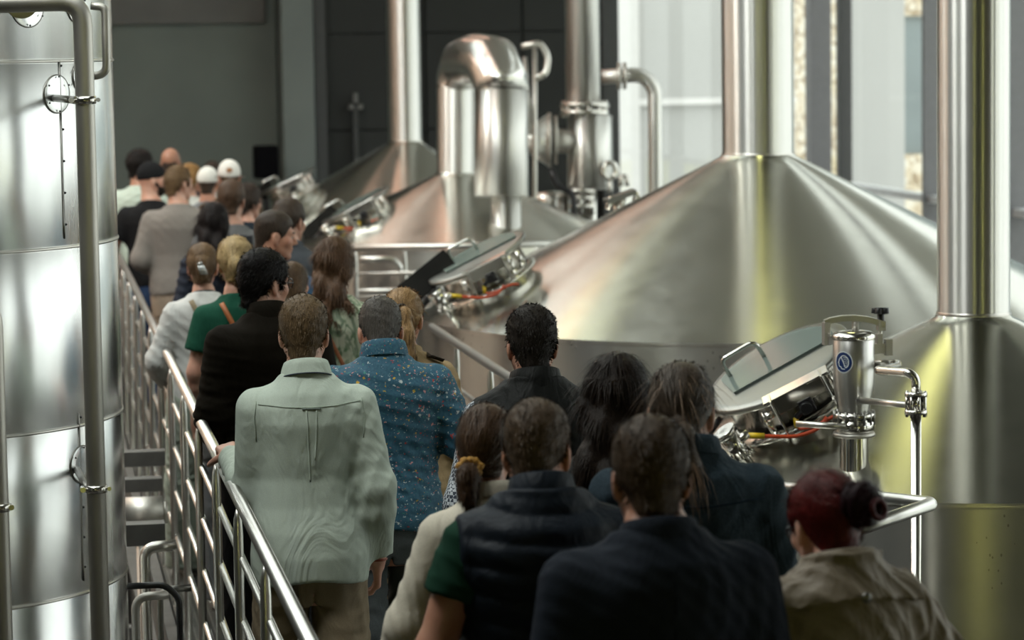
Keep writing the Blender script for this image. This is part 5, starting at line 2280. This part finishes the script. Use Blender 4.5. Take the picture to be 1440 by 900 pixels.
# 4 --------------------------------------------------------------- long dark hair
p = Person(868, 497, 1.72, 'person with very long dark brown hair and black jacket, behind the front row', 'f', yaw=-4, hyaw=-14, hpitch=8, drop=.03,
           fine=MID, skin='fair', seed=4)
p.body()
p.hair((.020, .014, .011), kind='long', n=5200, blade=.075, t_top=.024, t_low=.012, jit=.10, out=.07, ears=False, flow=down_flow, wid=.0014, wave=.004, rough=.3,
       extra=long_hair(.46, .100, .118, .070, .042, y1=-.135))
bj = cloth('jacket_black_brown', (.012, .010, .008), .6, .2, spec=.2)
p.top('jacket', bj, thick=.020, hem=.78, folds=.004)
p.ringband('jacket_collar', bj, 1.45, 1.515, .080, .062, .01, flop=.05)
legs_of(p, dark_tr)

# 5 --------------------------------------------------------------- black vest over gingham
p = Person(747, 430, 1.755, 'person in black padded vest over a checked shirt, beside the right guard rail', yaw=0, hyaw=-2, hpitch=8, drop=.03,
           fine=MID, skin='warm', seed=5, w=1.03, armL='pocket', armR='pocket')
p.body()
p.hair((.020, .016, .013), n=5200, blade=.016, t_top=.019, t_low=.005, sides=.008, jit=.4, out=.4)
gi = gingham('gingham_shirt', (.50, .53, .56), (.03, .04, .06), 95)
p.top('checked_shirt', gi, thick=.015, hem=.84, folds=.004)
bv = cloth('vest_black', (.007, .0075, .007), .5, .15, weave=200, wr=.3, wscale=12, spec=.08)
p.top('padded_vest', bv, arms=False, thick=.032, quilt=.006, hem=.80, neck=1.50, folds=.003, qh=.12)
p.ringband('vest_collar', bv, 1.45, 1.535, .100, .078, .014)
legs_of(p, denim)

# 6 --------------------------------------------------------------- white linen blouse, scrunchie
p = Person(683, 567, 1.66, 'person in cream linen blouse with brown hair in a mustard scrunchie', 'f', yaw=6, hyaw=-22, hpitch=14, drop=.03,
           fine=Q, skin='fair', seed=6, armL=((.275, .02, 1.13), (.25, .14, .93)))
p.body()
tie = (-.030, -.112, -.062)
p.hair((.085, .048, .028), kind='tied', n=4000, blade=.045, t_top=.016, t_low=.008, jit=.10, out=.08, flow=to_tie(tie), wid=.0013, rough=.35, ears=False, wave=.003,
       extra=tail([(-.030, -.105, -.062), (-.04, -.130, -.085), (-.038, -.125, -.135), (-.030, -.115, -.175)], [.022, .030, .030, .016], ball=((-.04, -.120, -.10), (.036, .024, .030))))
c = p.head_pt((-.034, -.122, -.066))
sc = MB()
sc.tube([c + Vector((.026 * math.cos(a) * (1 + .14 * math.sin(5 * a)), -.004 + .008 * math.sin(a), .019 * math.sin(a) * (1 + .12 * math.cos(6 * a)))) for a in [k * math.pi / 14 for k in range(28)]], [.0095 + .003 * math.sin(k * 2.1) for k in range(28)], 10, closed=True)
sc.build('scrunchie', spotted('scrunchie_cloth', (.42, .21, .035), [(.65, .5, .25), (.25, .10, .02)], 120), p.root)
lin = cloth('linen_cream', (.60, .55, .455), .85, .06, weave=300, wr=.35)
p.top('blouse', lin, thick=.024, hem=.80, folds=.006, loose=.022, neck=1.49)
p.ringband('blouse_collar', lin, 1.45, 1.520, .082, .064, .007, flop=.04)
legs_of(p, cloth('trousers_cream', (.45, .42, .36)), shoe_w, sole_w)

# 7 --------------------------------------------------------------- dark red bun, beige coat
p = Person(1160, 662, 1.68, 'person with dark red hair in a bun and beige coat, reaching to the right', 'f', yaw=8, hyaw=4, hpitch=18, drop=.07,
           fine=Q, skin='fair', seed=7, w=1.06, armL=((.26, .0, 1.13), (.24, .12, .92)), armR=((.345, .06, 1.20), (.46, .24, 1.10)))
p.body(curls=(35, 55))
tie = (.035, -.105, .018)
p.hair((.105, .012, .011), kind='tied', n=4200, blade=.045, t_top=.018, t_low=.008, jit=.09, out=.07, flow=to_tie(tie), wid=.0013, rough=.35, nape=-.085,
       extra=lambda q, d: d)


def bun(q, d):
    e = ell_d(q, (.040, -.130, .030), (.056, .042, .058))
    e = smax(e, -ell_d(q, (.064, -.172, .008), (.014, .018, .016)), .010)
    rip = .0035 * np.sin(np.arctan2(q[:, 2] - .008, q[:, 0] - .064) * 2 + np.hypot(q[:, 0] - .064, q[:, 2] - .008) * 320)
    return e - rip


p.hair((.020, .007, .010), kind='tied', n=1200, blade=.03, name='hair_bun', t_top=-.05, t_low=-.06, jit=.06, out=.03, flow=lambda q: np.stack([-(q[:, 2] - .0), q[:, 1] * 0, q[:, 0] - .06], 1), wid=.0013, rough=.3, extra=bun)
c = [p.head_pt((.064 + .021 * math.cos(a), -.166 + .006 * math.cos(a), .008 + .023 * math.sin(a))) for a in [k * math.pi / 9 for k in range(18)]]
MB().tube(c, .0065, 10, closed=True).build('bun_curl', hair_mat((.10, .022, .028)), p.root)
p.glasses()
coat = cloth('coat_beige', (.215, .175, .130), .55, .08, weave=260, wr=.6, wscale=9, spec=.25)
p.top('coat', coat, thick=.030, hem=.50, folds=.009, loose=.022, cuff=.018, flare=.03, neck=1.49)
p.ringband('coat_collar', coat, 1.44, 1.520, .098, .076, .01, flop=.06)
f0 = p.ftop


def cape(pp):
    q = p.warp(pp)
    lim = 1.412 + .012 * np.cos(q[:, 0] * 14) - .05 * np.clip(np.abs(q[:, 0]) - .15, 0, 1)
    return smax(smax(f0(pp) - .016, lim - q[:, 2], .003), np.maximum(q[:, 1] - .02, np.abs(q[:, 0]) - .175), .004)


V, F = polygonize(cape, (-.3, -.3, 1.3), (.3, .1, 1.56), .005)
np_mesh('storm_flap', smooth_mesh(V, F, 1) * p.s, F, coat, p.root)
b0 = p.body_pt(p.march(.0, 1.432, cape))
MB().lathe([(.0001, .006), (.010, .006), (.012, .002), (.012, 0)], 16, frame(b0, (0, -1, 0))).build('coat_button', S_dark, p.root)
legs_of(p, dark_tr)

# 8 --------------------------------------------------------------- pale green shirt, hand on the rail
p = Person(426, 415, 1.77, 'person in pale mint-green shirt and khaki trousers, left hand on the guard rail', yaw=1, hyaw=-10, hpitch=3, drop=.022,
           fine=Q, skin='fair', seed=8, w=.97, armL=('world', (.186, .07, 1.10), tuple(on_z(325, 640, 1.182))), armR=((.232, -.045, 1.11), (.240, .03, .865)), stride=.10)
p.body(curls=(75, 40), palms=((.25, 0, -1.0), None))
p.hair((.13, .085, .045), n=6000, blade=.015, t_top=.019, t_low=.004, sides=.007, jit=.28, out=.32)
mint = cloth('shirt_mint', (.50, .565, .49), .8, .05, weave=380, wr=.5, wscale=6.5)
p.top('shirt', mint, thick=.017, flare=.016, hem=.815, folds=.0034, loose=.010, vert=True, neck=1.485)
p.ringband('collar', mint, 1.462, 1.532, .086, .069, .006, flop=.048)
seam = cloth('seam_mint', (.38, .44, .37))
ce_pts = []
for k in range(25):
    an = math.pi + math.pi * k / 24
    x, y = .0862 * math.cos(an), .0862 * 1.05 * math.sin(an) - .012
    ce_pts.append(p.body_pt((x, y, 1.532 - .048 - (y + .05) * .30 - .002)))
MB().tube(ce_pts, .0022, 8).build('collar_edge', cloth('collar_trim', (.05, .06, .08)), p.root)
p.strip('yoke_seam', seam, [(-.165, 1.400), (-.08, 1.392), (0, 1.390), (.08, 1.392), (.165, 1.400)], .0035, .0015)
p.strip('locker_loop', cloth('loop_mint', (.17, .20, .18)), [(-.030, 1.386), (.030, 1.386)], .005, .003)
p.strip('box_pleat', mint, [(-.016, 1.385), (-.013, 1.30), (-.009, 1.21), (-.007, 1.15)], .005, .0016, sub=8)
p.strip('box_pleat', mint, [(.016, 1.385), (.014, 1.30), (.010, 1.22)], .005, .0016, sub=8)
for sx in (-1, 1):
    p.strip('sleeve_seam', seam, [(sx * .170, 1.41), (sx * .178, 1.36), (sx * .172, 1.28)], .003, .0012)
p.trousers('trousers', khaki, off=(.006, .036, .040), folds=.005, waist=.98)
p.shoes(shoe_b, sole_d)
Wp = p.arm[1][2]
MB().tube([Vector(p.un(Wp + np.array([.03 * math.cos(a), .03 * math.sin(a), -.005])) * p.s) for a in [k * math.pi / 8 for k in range(16)]], .004, 8, closed=True).build('bracelet', plain('bead_bracelet', (.25, .05, .02), .5), p.root)

# 9 --------------------------------------------------------------- blue printed shirt
p = Person(534, 417, 1.745, 'person in blue shirt printed with tiny colourful birds, head bowed, beside the mint shirt', yaw=0, hyaw=-4, hpitch=24, drop=.075,
           fine=Q, skin='warm', seed=9, w=1.10, armL=((.27, .0, 1.16), (.13, .21, 1.16)), armR=((.275, -.02, 1.16), (.12, .21, 1.14)), stride=-.10)
p.body()
p.hair((.085, .075, .066), n=6000, blade=.012, t_top=.014, t_low=.002, sides=.003, jit=.3, out=.32, dark=(.03, .026, .022))
prt = spotted('parrot_print', (.025, .085, .135), [(.50, .55, .54), (.40, .05, .04), (.42, .47, .47), (.55, .26, .25), (.52, .33, .04), (.05, .22, .18), (.20, .30, .36)], 58, (.040, .12, .175), .25, 2)
p.top('printed_shirt', prt, thick=.020, hem=.865, sleeve=1.20, folds=.005, cuff=.020, loose=.010, neck=1.475)
p.ringband('collar', prt, 1.455, 1.535, .092, .074, .007, flop=.055)
p.trousers('trousers', slate, folds=.004, waist=.98)
p.shoes(shoe_b, sole_d)

# 10 -------------------------------------------------------------- camel trench coat
p = Person(566, 403, 1.675, 'person with blonde ponytail and camel trench coat, behind the blue printed shirt', 'f', yaw=-4, hyaw=-12, hpitch=6, drop=.02,
           fine=MID, skin='fair', seed=10, armR='bent')
p.body()
p.hair((.36, .22, .10), kind='tied', n=4200, blade=.05, t_top=.014, t_low=.008, jit=.08, out=.06, flow=to_tie((.012, -.115, .035)), wid=.0014, rough=.32,
       extra=tail([(.010, -.105, .035), (.030, -.150, .02), (.038, -.160, -.06), (.042, -.145, -.15), (.044, -.13, -.215)], [.016, .026, .034, .032, .014]))
c = p.head_pt((.012, -.122, .035))
MB().tube([c + Vector((.020 * math.cos(a), .004 * math.sin(a), .02 * math.sin(a))) for a in [k * math.pi / 7 for k in range(14)]], .005, 8, closed=True).build('hair_tie', P_black, p.root)
tr = cloth('trench_camel', (.34, .245, .135), .7, .06, wr=.5)
p.top('trench_coat', tr, thick=.030, hem=.46, folds=.006, loose=.020, cuff=.016, flare=.035)
p.ringband('coat_collar', tr, 1.44, 1.51, .086, .066, .01, flop=.06)
p.strip('epaulette', cloth('epaulette_trim', (.05, .04, .03)), [(.085, 1.475), (.15, 1.452)], .018, .005)
legs_of(p, dark_tr)

# 11 -------------------------------------------------------------- dark brown jacket with glasses
p = Person(371, 352, 1.80, 'person in dark brown jacket and glasses, black hair, looking right', yaw=4, hyaw=-62, hpitch=4, drop=.03,
           fine=Q, skin='fair', seed=11, w=1.02, armL=((.222, -.05, 1.12), (.19, .14, 1.01)))
p.body()
p.hair((.014, .012, .012), n=5200, blade=.026, t_top=.024, t_low=.010, sides=.014, jit=.3, out=.28, rough=.28, wave=.004)
p.eyes((.015, .012, .010))
p.glasses()
bj2 = cloth('jacket_brown', (.009, .007, .0045), .8, .2, spec=.06)
p.top('jacket', bj2, thick=.026, hem=.86, folds=.004, loose=.014, cuff=.012, neck=1.49)
p.ringband('jacket_collar', bj2, 1.455, 1.535, .092, .074, .012)
legs_of(p, dark_tr)

# 12 -------------------------------------------------------------- botanical blouse
p = Person(470, 333, 1.72, 'person with wavy brown hair and green botanical print blouse, tan strap across the back', 'f', yaw=-6, hyaw=-18, hpitch=4, drop=.01,
           fine=MID, skin='warm', seed=12, w=1.08, armL='bent', armR='bent')
p.body()
p.hair((.115, .062, .034), kind='long', n=4600, blade=.06, t_top=.022, t_low=.010, jit=.16, out=.10, ears=False, flow=down_flow, wid=.0018, wave=.008, rough=.36,
       extra=long_hair(.285, .088, .095, .060, .038))
lf = leafy('botanical_print')
p.top('blouse', lf, thick=.020, hem=.86, folds=.005, loose=.02, sleeve=1.25, cuff=.02)
tan_l = plain('tan_leather', (.34, .12, .05), .5)
p.strip('bag_strap', tan_l, [(-.085, 1.44), (-.03, 1.30), (.03, 1.17), (.10, 1.04)], .018, .005)
p.strip('belt', plain('belt_leather', (.20, .085, .04), .5), [(-.16, 1.055), (-.08, 1.05), (0, 1.05), (.08, 1.05), (.15, 1.055)], .035, .006)
legs_of(p, cloth('trousers_olive', (.12, .12, .08)))

# 13 -------------------------------------------------------------- small woman in cream
p = Person(411, 366, 1.565, 'person with straight brown hair and cream top, partly behind the dark brown jacket', 'f', yaw=-4, hyaw=-34, hpitch=2, fine=MID, skin='fair', seed=13)
p.body()
p.hair((.105, .065, .038), kind='long', n=3000, blade=.06, t_top=.014, t_low=.008, jit=.06, out=.05, ears=False, flow=down_flow, wid=.0016, rough=.35, extra=long_hair(.26, .080, .080, .055, .03))
p.top('top', cloth('top_cream', (.52, .48, .38)), thick=.016, hem=.86)
legs_of(p, denim)

# 14 -------------------------------------------------------------- white shirt with hair claw
p = Person(284, 341, 1.65, 'person in white shirt with claw-clipped brown hair and sage trousers', 'f', yaw=2, hyaw=-8, hpitch=6, drop=.02,
           fine=MID, skin='fair', seed=14, w=1.06, armL=((.275, .0, 1.14), (.20, .16, 1.0)))
p.body()
p.hair((.17, .105, .058), kind='tied', n=3000, blade=.04, t_top=.018, t_low=.006, jit=.10, out=.08, flow=to_tie((0, -.12, -.01)), wid=.0016, rough=.36,
       extra=tail([(0, -.10, .03), (0, -.105, -.04)], [.036, .030]))
cl_ = MB()
for k in range(5):
    cl_.tube([p.head_pt((-.020 + k * .005, -.128, .020)), p.head_pt((-.014 + k * .008, -.148, -.010)), p.head_pt((-.004 + k * .009, -.136, -.045))], .0035, 8)
cl_.tube([p.head_pt((-.022, -.142, .012)), p.head_pt((.004, -.142, .022))], .005, 8)
cl_.build('hair_claw', plain('claw_silver', (.62, .64, .64), .25, metal=.6), p.root)
p.top('shirt', cloth('shirt_white', (.56, .56, .54), .8, .04, wr=.5), thick=.024, hem=.93, folds=.0035, loose=.022)
p.ringband('neck_lanyard', plain('lanyard_dark', (.02, .02, .025), .6), 1.462, 1.492, .078, .062, .006)
p.strip('bag_strap', plain('strap_khaki', (.22, .17, .10), .7), [(-.075, 1.452), (-.04, 1.37), (.0, 1.28), (.07, 1.15)], .026, .005)
p.trousers('trousers', cloth('trousers_sage', (.33, .375, .315), .85, .04), off=(.030, .060, .085), folds=.005, waist=1.0)
p.shoes(shoe_w, sole_w)

# 15 -------------------------------------------------------------- blonde in green tee
p = Person(330, 332, 1.725, 'person with blonde twisted updo and dark green t-shirt with white ring logo', 'f', yaw=0, hyaw=-4, hpitch=4, drop=.01,
           fine=MID, skin='fair', seed=15, armL=((.235, -.02, 1.13), (.235, .06, .885)))
p.body()
p.hair((.50, .36, .18), kind='tied', n=3400, blade=.045, t_top=.020, t_low=.006, jit=.08, out=.06, flow=to_tie((0.0, -.118, -.005)), wid=.0016, rough=.33,
       extra=tail([(-.012, -.100, .05), (0, -.118, .0), (.008, -.10, -.045)], [.026, .034, .024]))
p.top('t_shirt', cloth('tee_green', (.012, .070, .043), .85), thick=.015, hem=.86, sleeve=.62, cuff=.020, folds=.0035)
p.strip('bag_strap', plain('strap_orange', (.42, .13, .04), .5), [(-.075, 1.45), (-.03, 1.36), (.02, 1.28), (.09, 1.16)], .022, .005)
lgm = plain('logo_white', (.75, .78, .75), .7, var=.02)
ringp = [(.035 + .058 * math.cos(a), 1.255 + .058 * math.sin(a)) for a in [k * math.pi / 16 for k in range(33)]]
p.strip('ring_logo', lgm, ringp, .013, .0025, sub=1)
legs_of(p, cloth('trousers_grey', (.22, .225, .235)), shoe_w, sole_w)

# 16 -------------------------------------------------------------- blue denim shirt, looking right
p = Person(386, 295, 1.77, 'person in blue denim shirt with short dark hair, face turned back to the right', yaw=-30, hyaw=-60, hpitch=8, fine=MID, skin='warm', seed=16)
p.body()
p.hair((.045, .032, .024), n=3000, blade=.011, t_top=.014, t_low=.003, sides=.004, jit=.28, out=.32)
p.eyes((.03, .02, .015))
p.top('denim_shirt', cloth('shirt_blue', (.045, .105, .19), .85, .12), thick=.018, hem=.84, folds=.004)
p.ringband('collar', MATS['shirt_blue'], 1.46, 1.52, .088, .072, .007, flop=.045)
legs_of(p, denim)

# 17 -------------------------------------------------------------- dark grey polo
p = Person(406, 278, 1.78, 'person in dark slate-grey polo, standing by the hatch of the third kettle', yaw=-14, hyaw=-24, hpitch=8, drop=.02, fine=MID, skin='fair', seed=17, w=1.08)
p.body()
p.hair((.055, .038, .028), n=3000, blade=.014, t_top=.017, t_low=.004, jit=.28, out=.32)
p.top('polo_shirt', cloth('polo_slate', (.060, .066, .076), .8, .08), thick=.018, hem=.84, sleeve=.75, cuff=.02, folds=.004)
p.ringband('collar', MATS['polo_slate'], 1.46, 1.515, .088, .072, .007, flop=.04)
legs_of(p, denim)

# 18 -------------------------------------------------------------- long dark hair, phone
p = Person(300, 283, 1.68, 'person with long black hair and navy jacket, raising a phone in the right hand', 'f', yaw=-2, hyaw=-10, fine=MID, skin='fair', seed=18, w=1.05,
           armR=((.27, .06, 1.17), (.235, .19, 1.36)), armL='bent')
p.body(curls=(40, 60), palms=(None, (-.3, -.9, .1)))
p.hair((.020, .016, .016), kind='long', n=2600, blade=.07, t_top=.020, t_low=.010, jit=.10, out=.07, ears=False, flow=down_flow, wid=.002, rough=.33, extra=long_hair(.38, .096, .115, .066, .040, shift=-.05))
p.top('jacket', cloth('jacket_navy', (.022, .026, .038), .7, .15), thick=.022, hem=.80, folds=.005, loose=.018)
legs_of(p, cloth('trousers_beige', (.30, .24, .18)))
ph_c = p.root.matrix_basis @ p.body_pt(p.arm[1][2] + np.array([.0, .0, .10]))
ph = thing('phone', 'black phone held up by the person with long black hair', 'phone', tuple(ph_c), R(-10))
MB().box((0, -.012, 0), (.074, .008, .150)).build('phone_body', P_black, ph, bevel=.003)
MB().box((0, -.0165, .0), (.066, .001, .138)).build('phone_screen', plain('phone_glass', (.015, .018, .022), .1), ph)

# 19 -------------------------------------------------------------- grey sweater in the middle of the far group
p = Person(325, 252, 1.78, 'person in charcoal grey sweater, right behind the raised phone', yaw=-8, hyaw=-10, hpitch=6, fine=FAR, skin='fair', seed=19, w=1.04)
p.body()
p.hair((.085, .050, .032), n=1600, blade=.015, t_top=.018, t_low=.004, jit=.28, out=.32, wid=.0025)
p.top('sweater', cloth('sweater_charcoal', (.105, .105, .108), .9, .06), thick=.020, hem=.84, folds=.004)
legs_of(p, denim)

# 20 -------------------------------------------------------------- taupe sweater, receding hair
p = Person(251, 231, 1.78, 'person in taupe sweater and beige trousers with thinning brown hair, far end of the walkway', yaw=-12, hyaw=-46, hpitch=4, fine=FAR, skin='fair', seed=20, w=1.14, armL='bent', armR='bent')
p.body()
p.hair((.17, .105, .055), n=1800, blade=.024, t_top=.010, t_low=.010, sides=.016, recede=.02, jit=.4, out=.4, wid=.0025)
p.top('sweater', cloth('sweater_taupe', (.215, .195, .178), .95, .05), thick=.024, hem=.88, folds=.006, loose=.024, cuff=.012)
legs_of(p, cloth('trousers_sand', (.36, .29, .225)), off=(.026, .048, .052))

# 21 -------------------------------------------------------------- black tee, black cap, beard
p = Person(213, 227, 1.78, 'person in black t-shirt and black backwards cap with dark beard, near the left rail', yaw=-12, hyaw=-72, hpitch=0, fine=FAR, skin='fair', seed=21, w=1.08,
           armL=((.29, -.02, 1.15), (.24, .14, .98)))
p.body()
p.cap((.012, .012, .013), brim=False)
p.hair((.02, .016, .013), name='beard', n=900, blade=.016, t_top=-.06, t_low=-.06, jit=.3, out=.4, wid=.0025,
       extra=lambda q, d: smax(smin(ell_d(q, (0, .050, -.078), (.058, .050, .050)), cap_d(np.stack([np.abs(q[:, 0]), q[:, 1], q[:, 2]], 1), (.060, .02, -.03), (.03, .06, -.09), .016, .02), .02), ell_d(q, (0, .098, -.06), (.03, .03, .012)) * -1, .008))
p.top('t_shirt', cloth('tee_black', (.012, .012, .013), .85), thick=.015, hem=.88, sleeve=.68, cuff=.018)
legs_of(p, denim_b)

# 22 -------------------------------------------------------------- pale mint shirt, far left
p = Person(197, 211, 1.80, 'person in loose pale mint-white shirt, farthest left against the grey wall', yaw=-10, hyaw=-55, hpitch=6, fine=FAR, skin='warm', seed=22, w=1.10, armL='pocket')
p.body()
p.hair((.018, .015, .014), n=1500, blade=.022, t_top=.026, t_low=.004, jit=.28, out=.32, wid=.0025)
p.top('shirt', cloth('shirt_mint_white', (.46, .53, .46), .8, .04), thick=.030, hem=.84, folds=.007, loose=.022, sleeve=.95, cuff=.03)
legs_of(p, dark_tr)

# 23 -------------------------------------------------------------- bald man in navy
p = Person(240, 206, 1.80, 'bald person in navy top, farthest back beside the grey wall', yaw=-12, hyaw=-10, hpitch=0, fine=FAR, skin='tan', seed=23, w=1.06)
p.body()
p.hair((.05, .035, .03), n=300, blade=.006, t_top=-.03, t_low=.001, sides=.002, jit=.3, out=.4)
p.top('jacket', cloth('top_navy', (.014, .020, .034), .85), thick=.022, hem=.84, neck=1.50)
legs_of(p, denim)

# 24 -------------------------------------------------------------- ginger blonde woman
p = Person(268, 229, 1.685, 'person with long ginger-blonde hair, half hidden behind the taupe sweater', 'f', yaw=-14, hyaw=-50, fine=FAR, skin='fair', seed=24)
p.body()
p.hair((.36, .20, .075), kind='long', n=1600, blade=.06, t_top=.018, t_low=.010, jit=.12, out=.08, ears=False, flow=down_flow, wid=.0028, extra=long_hair(.28, .09, .095, .06, .035))
p.top('top', cloth('top_white', (.55, .55, .52)), thick=.018, hem=.86)
legs_of(p, denim)

# 25 -------------------------------------------------------------- white cap, grey shirt
p = Person(292, 234, 1.70, 'person in white baseball cap and grey shirt, left of the other white cap', yaw=-8, hyaw=-6, hpitch=4, fine=FAR, skin='warm', seed=25)
p.body()
p.hair((.05, .035, .025), n=700, blade=.012, t_top=.004, t_low=.004, jit=.4, out=.4, wid=.0025)
p.cap((.66, .65, .61))
p.top('shirt', cloth('shirt_grey', (.165, .170, .178), .85), thick=.020, hem=.84)
legs_of(p, denim)

# 26 -------------------------------------------------------------- white cap with brown patch
p = Person(322, 224, 1.765, 'person in white cap with brown patch on its back, nearest the loudspeaker', yaw=-6, hyaw=2, hpitch=0, fine=FAR, skin='fair', seed=26)
p.body()
p.hair((.09, .055, .03), n=900, blade=.014, t_top=.004, t_low=.006, jit=.4, out=.4, wid=.0025)
p.cap((.68, .66, .62), patch=(.30, .14, .06))
p.top('jacket', cloth('jacket_umber', (.07, .045, .028), .85), thick=.022, hem=.84)
legs_of(p, dark_tr)

# 27 -------------------------------------------------------------- dark hair with glasses
p = Person(349, 258, 1.67, 'person in dark jacket with dark wavy hair, right edge of the far group', 'f', yaw=-16, hyaw=-44, hpitch=6, fine=FAR, skin='fair', seed=27, w=1.1)
p.body()
p.hair((.05, .035, .028), n=1500, blade=.03, t_top=.024, t_low=.014, jit=.4, out=.4, ears=False, wid=.0025, wave=.008)
p.glasses()
p.top('jacket', cloth('jacket_ink', (.016, .022, .030), .85), thick=.024, hem=.82)
legs_of(p, dark_tr)

# 28 -------------------------------------------------------------- brown hair behind the first white cap
p = Person(299, 227, 1.63, 'person with dark brown hair, mostly hidden behind the left white cap', yaw=-6, hyaw=-20, fine=FAR, skin='fair', seed=28)
p.body()
p.hair((.045, .032, .024), n=1200, blade=.02, t_top=.020, t_low=.006, jit=.28, out=.32, wid=.0025)
p.top('shirt', cloth('shirt_offwhite', (.5, .49, .46)), thick=.020, hem=.84)
legs_of(p, denim)
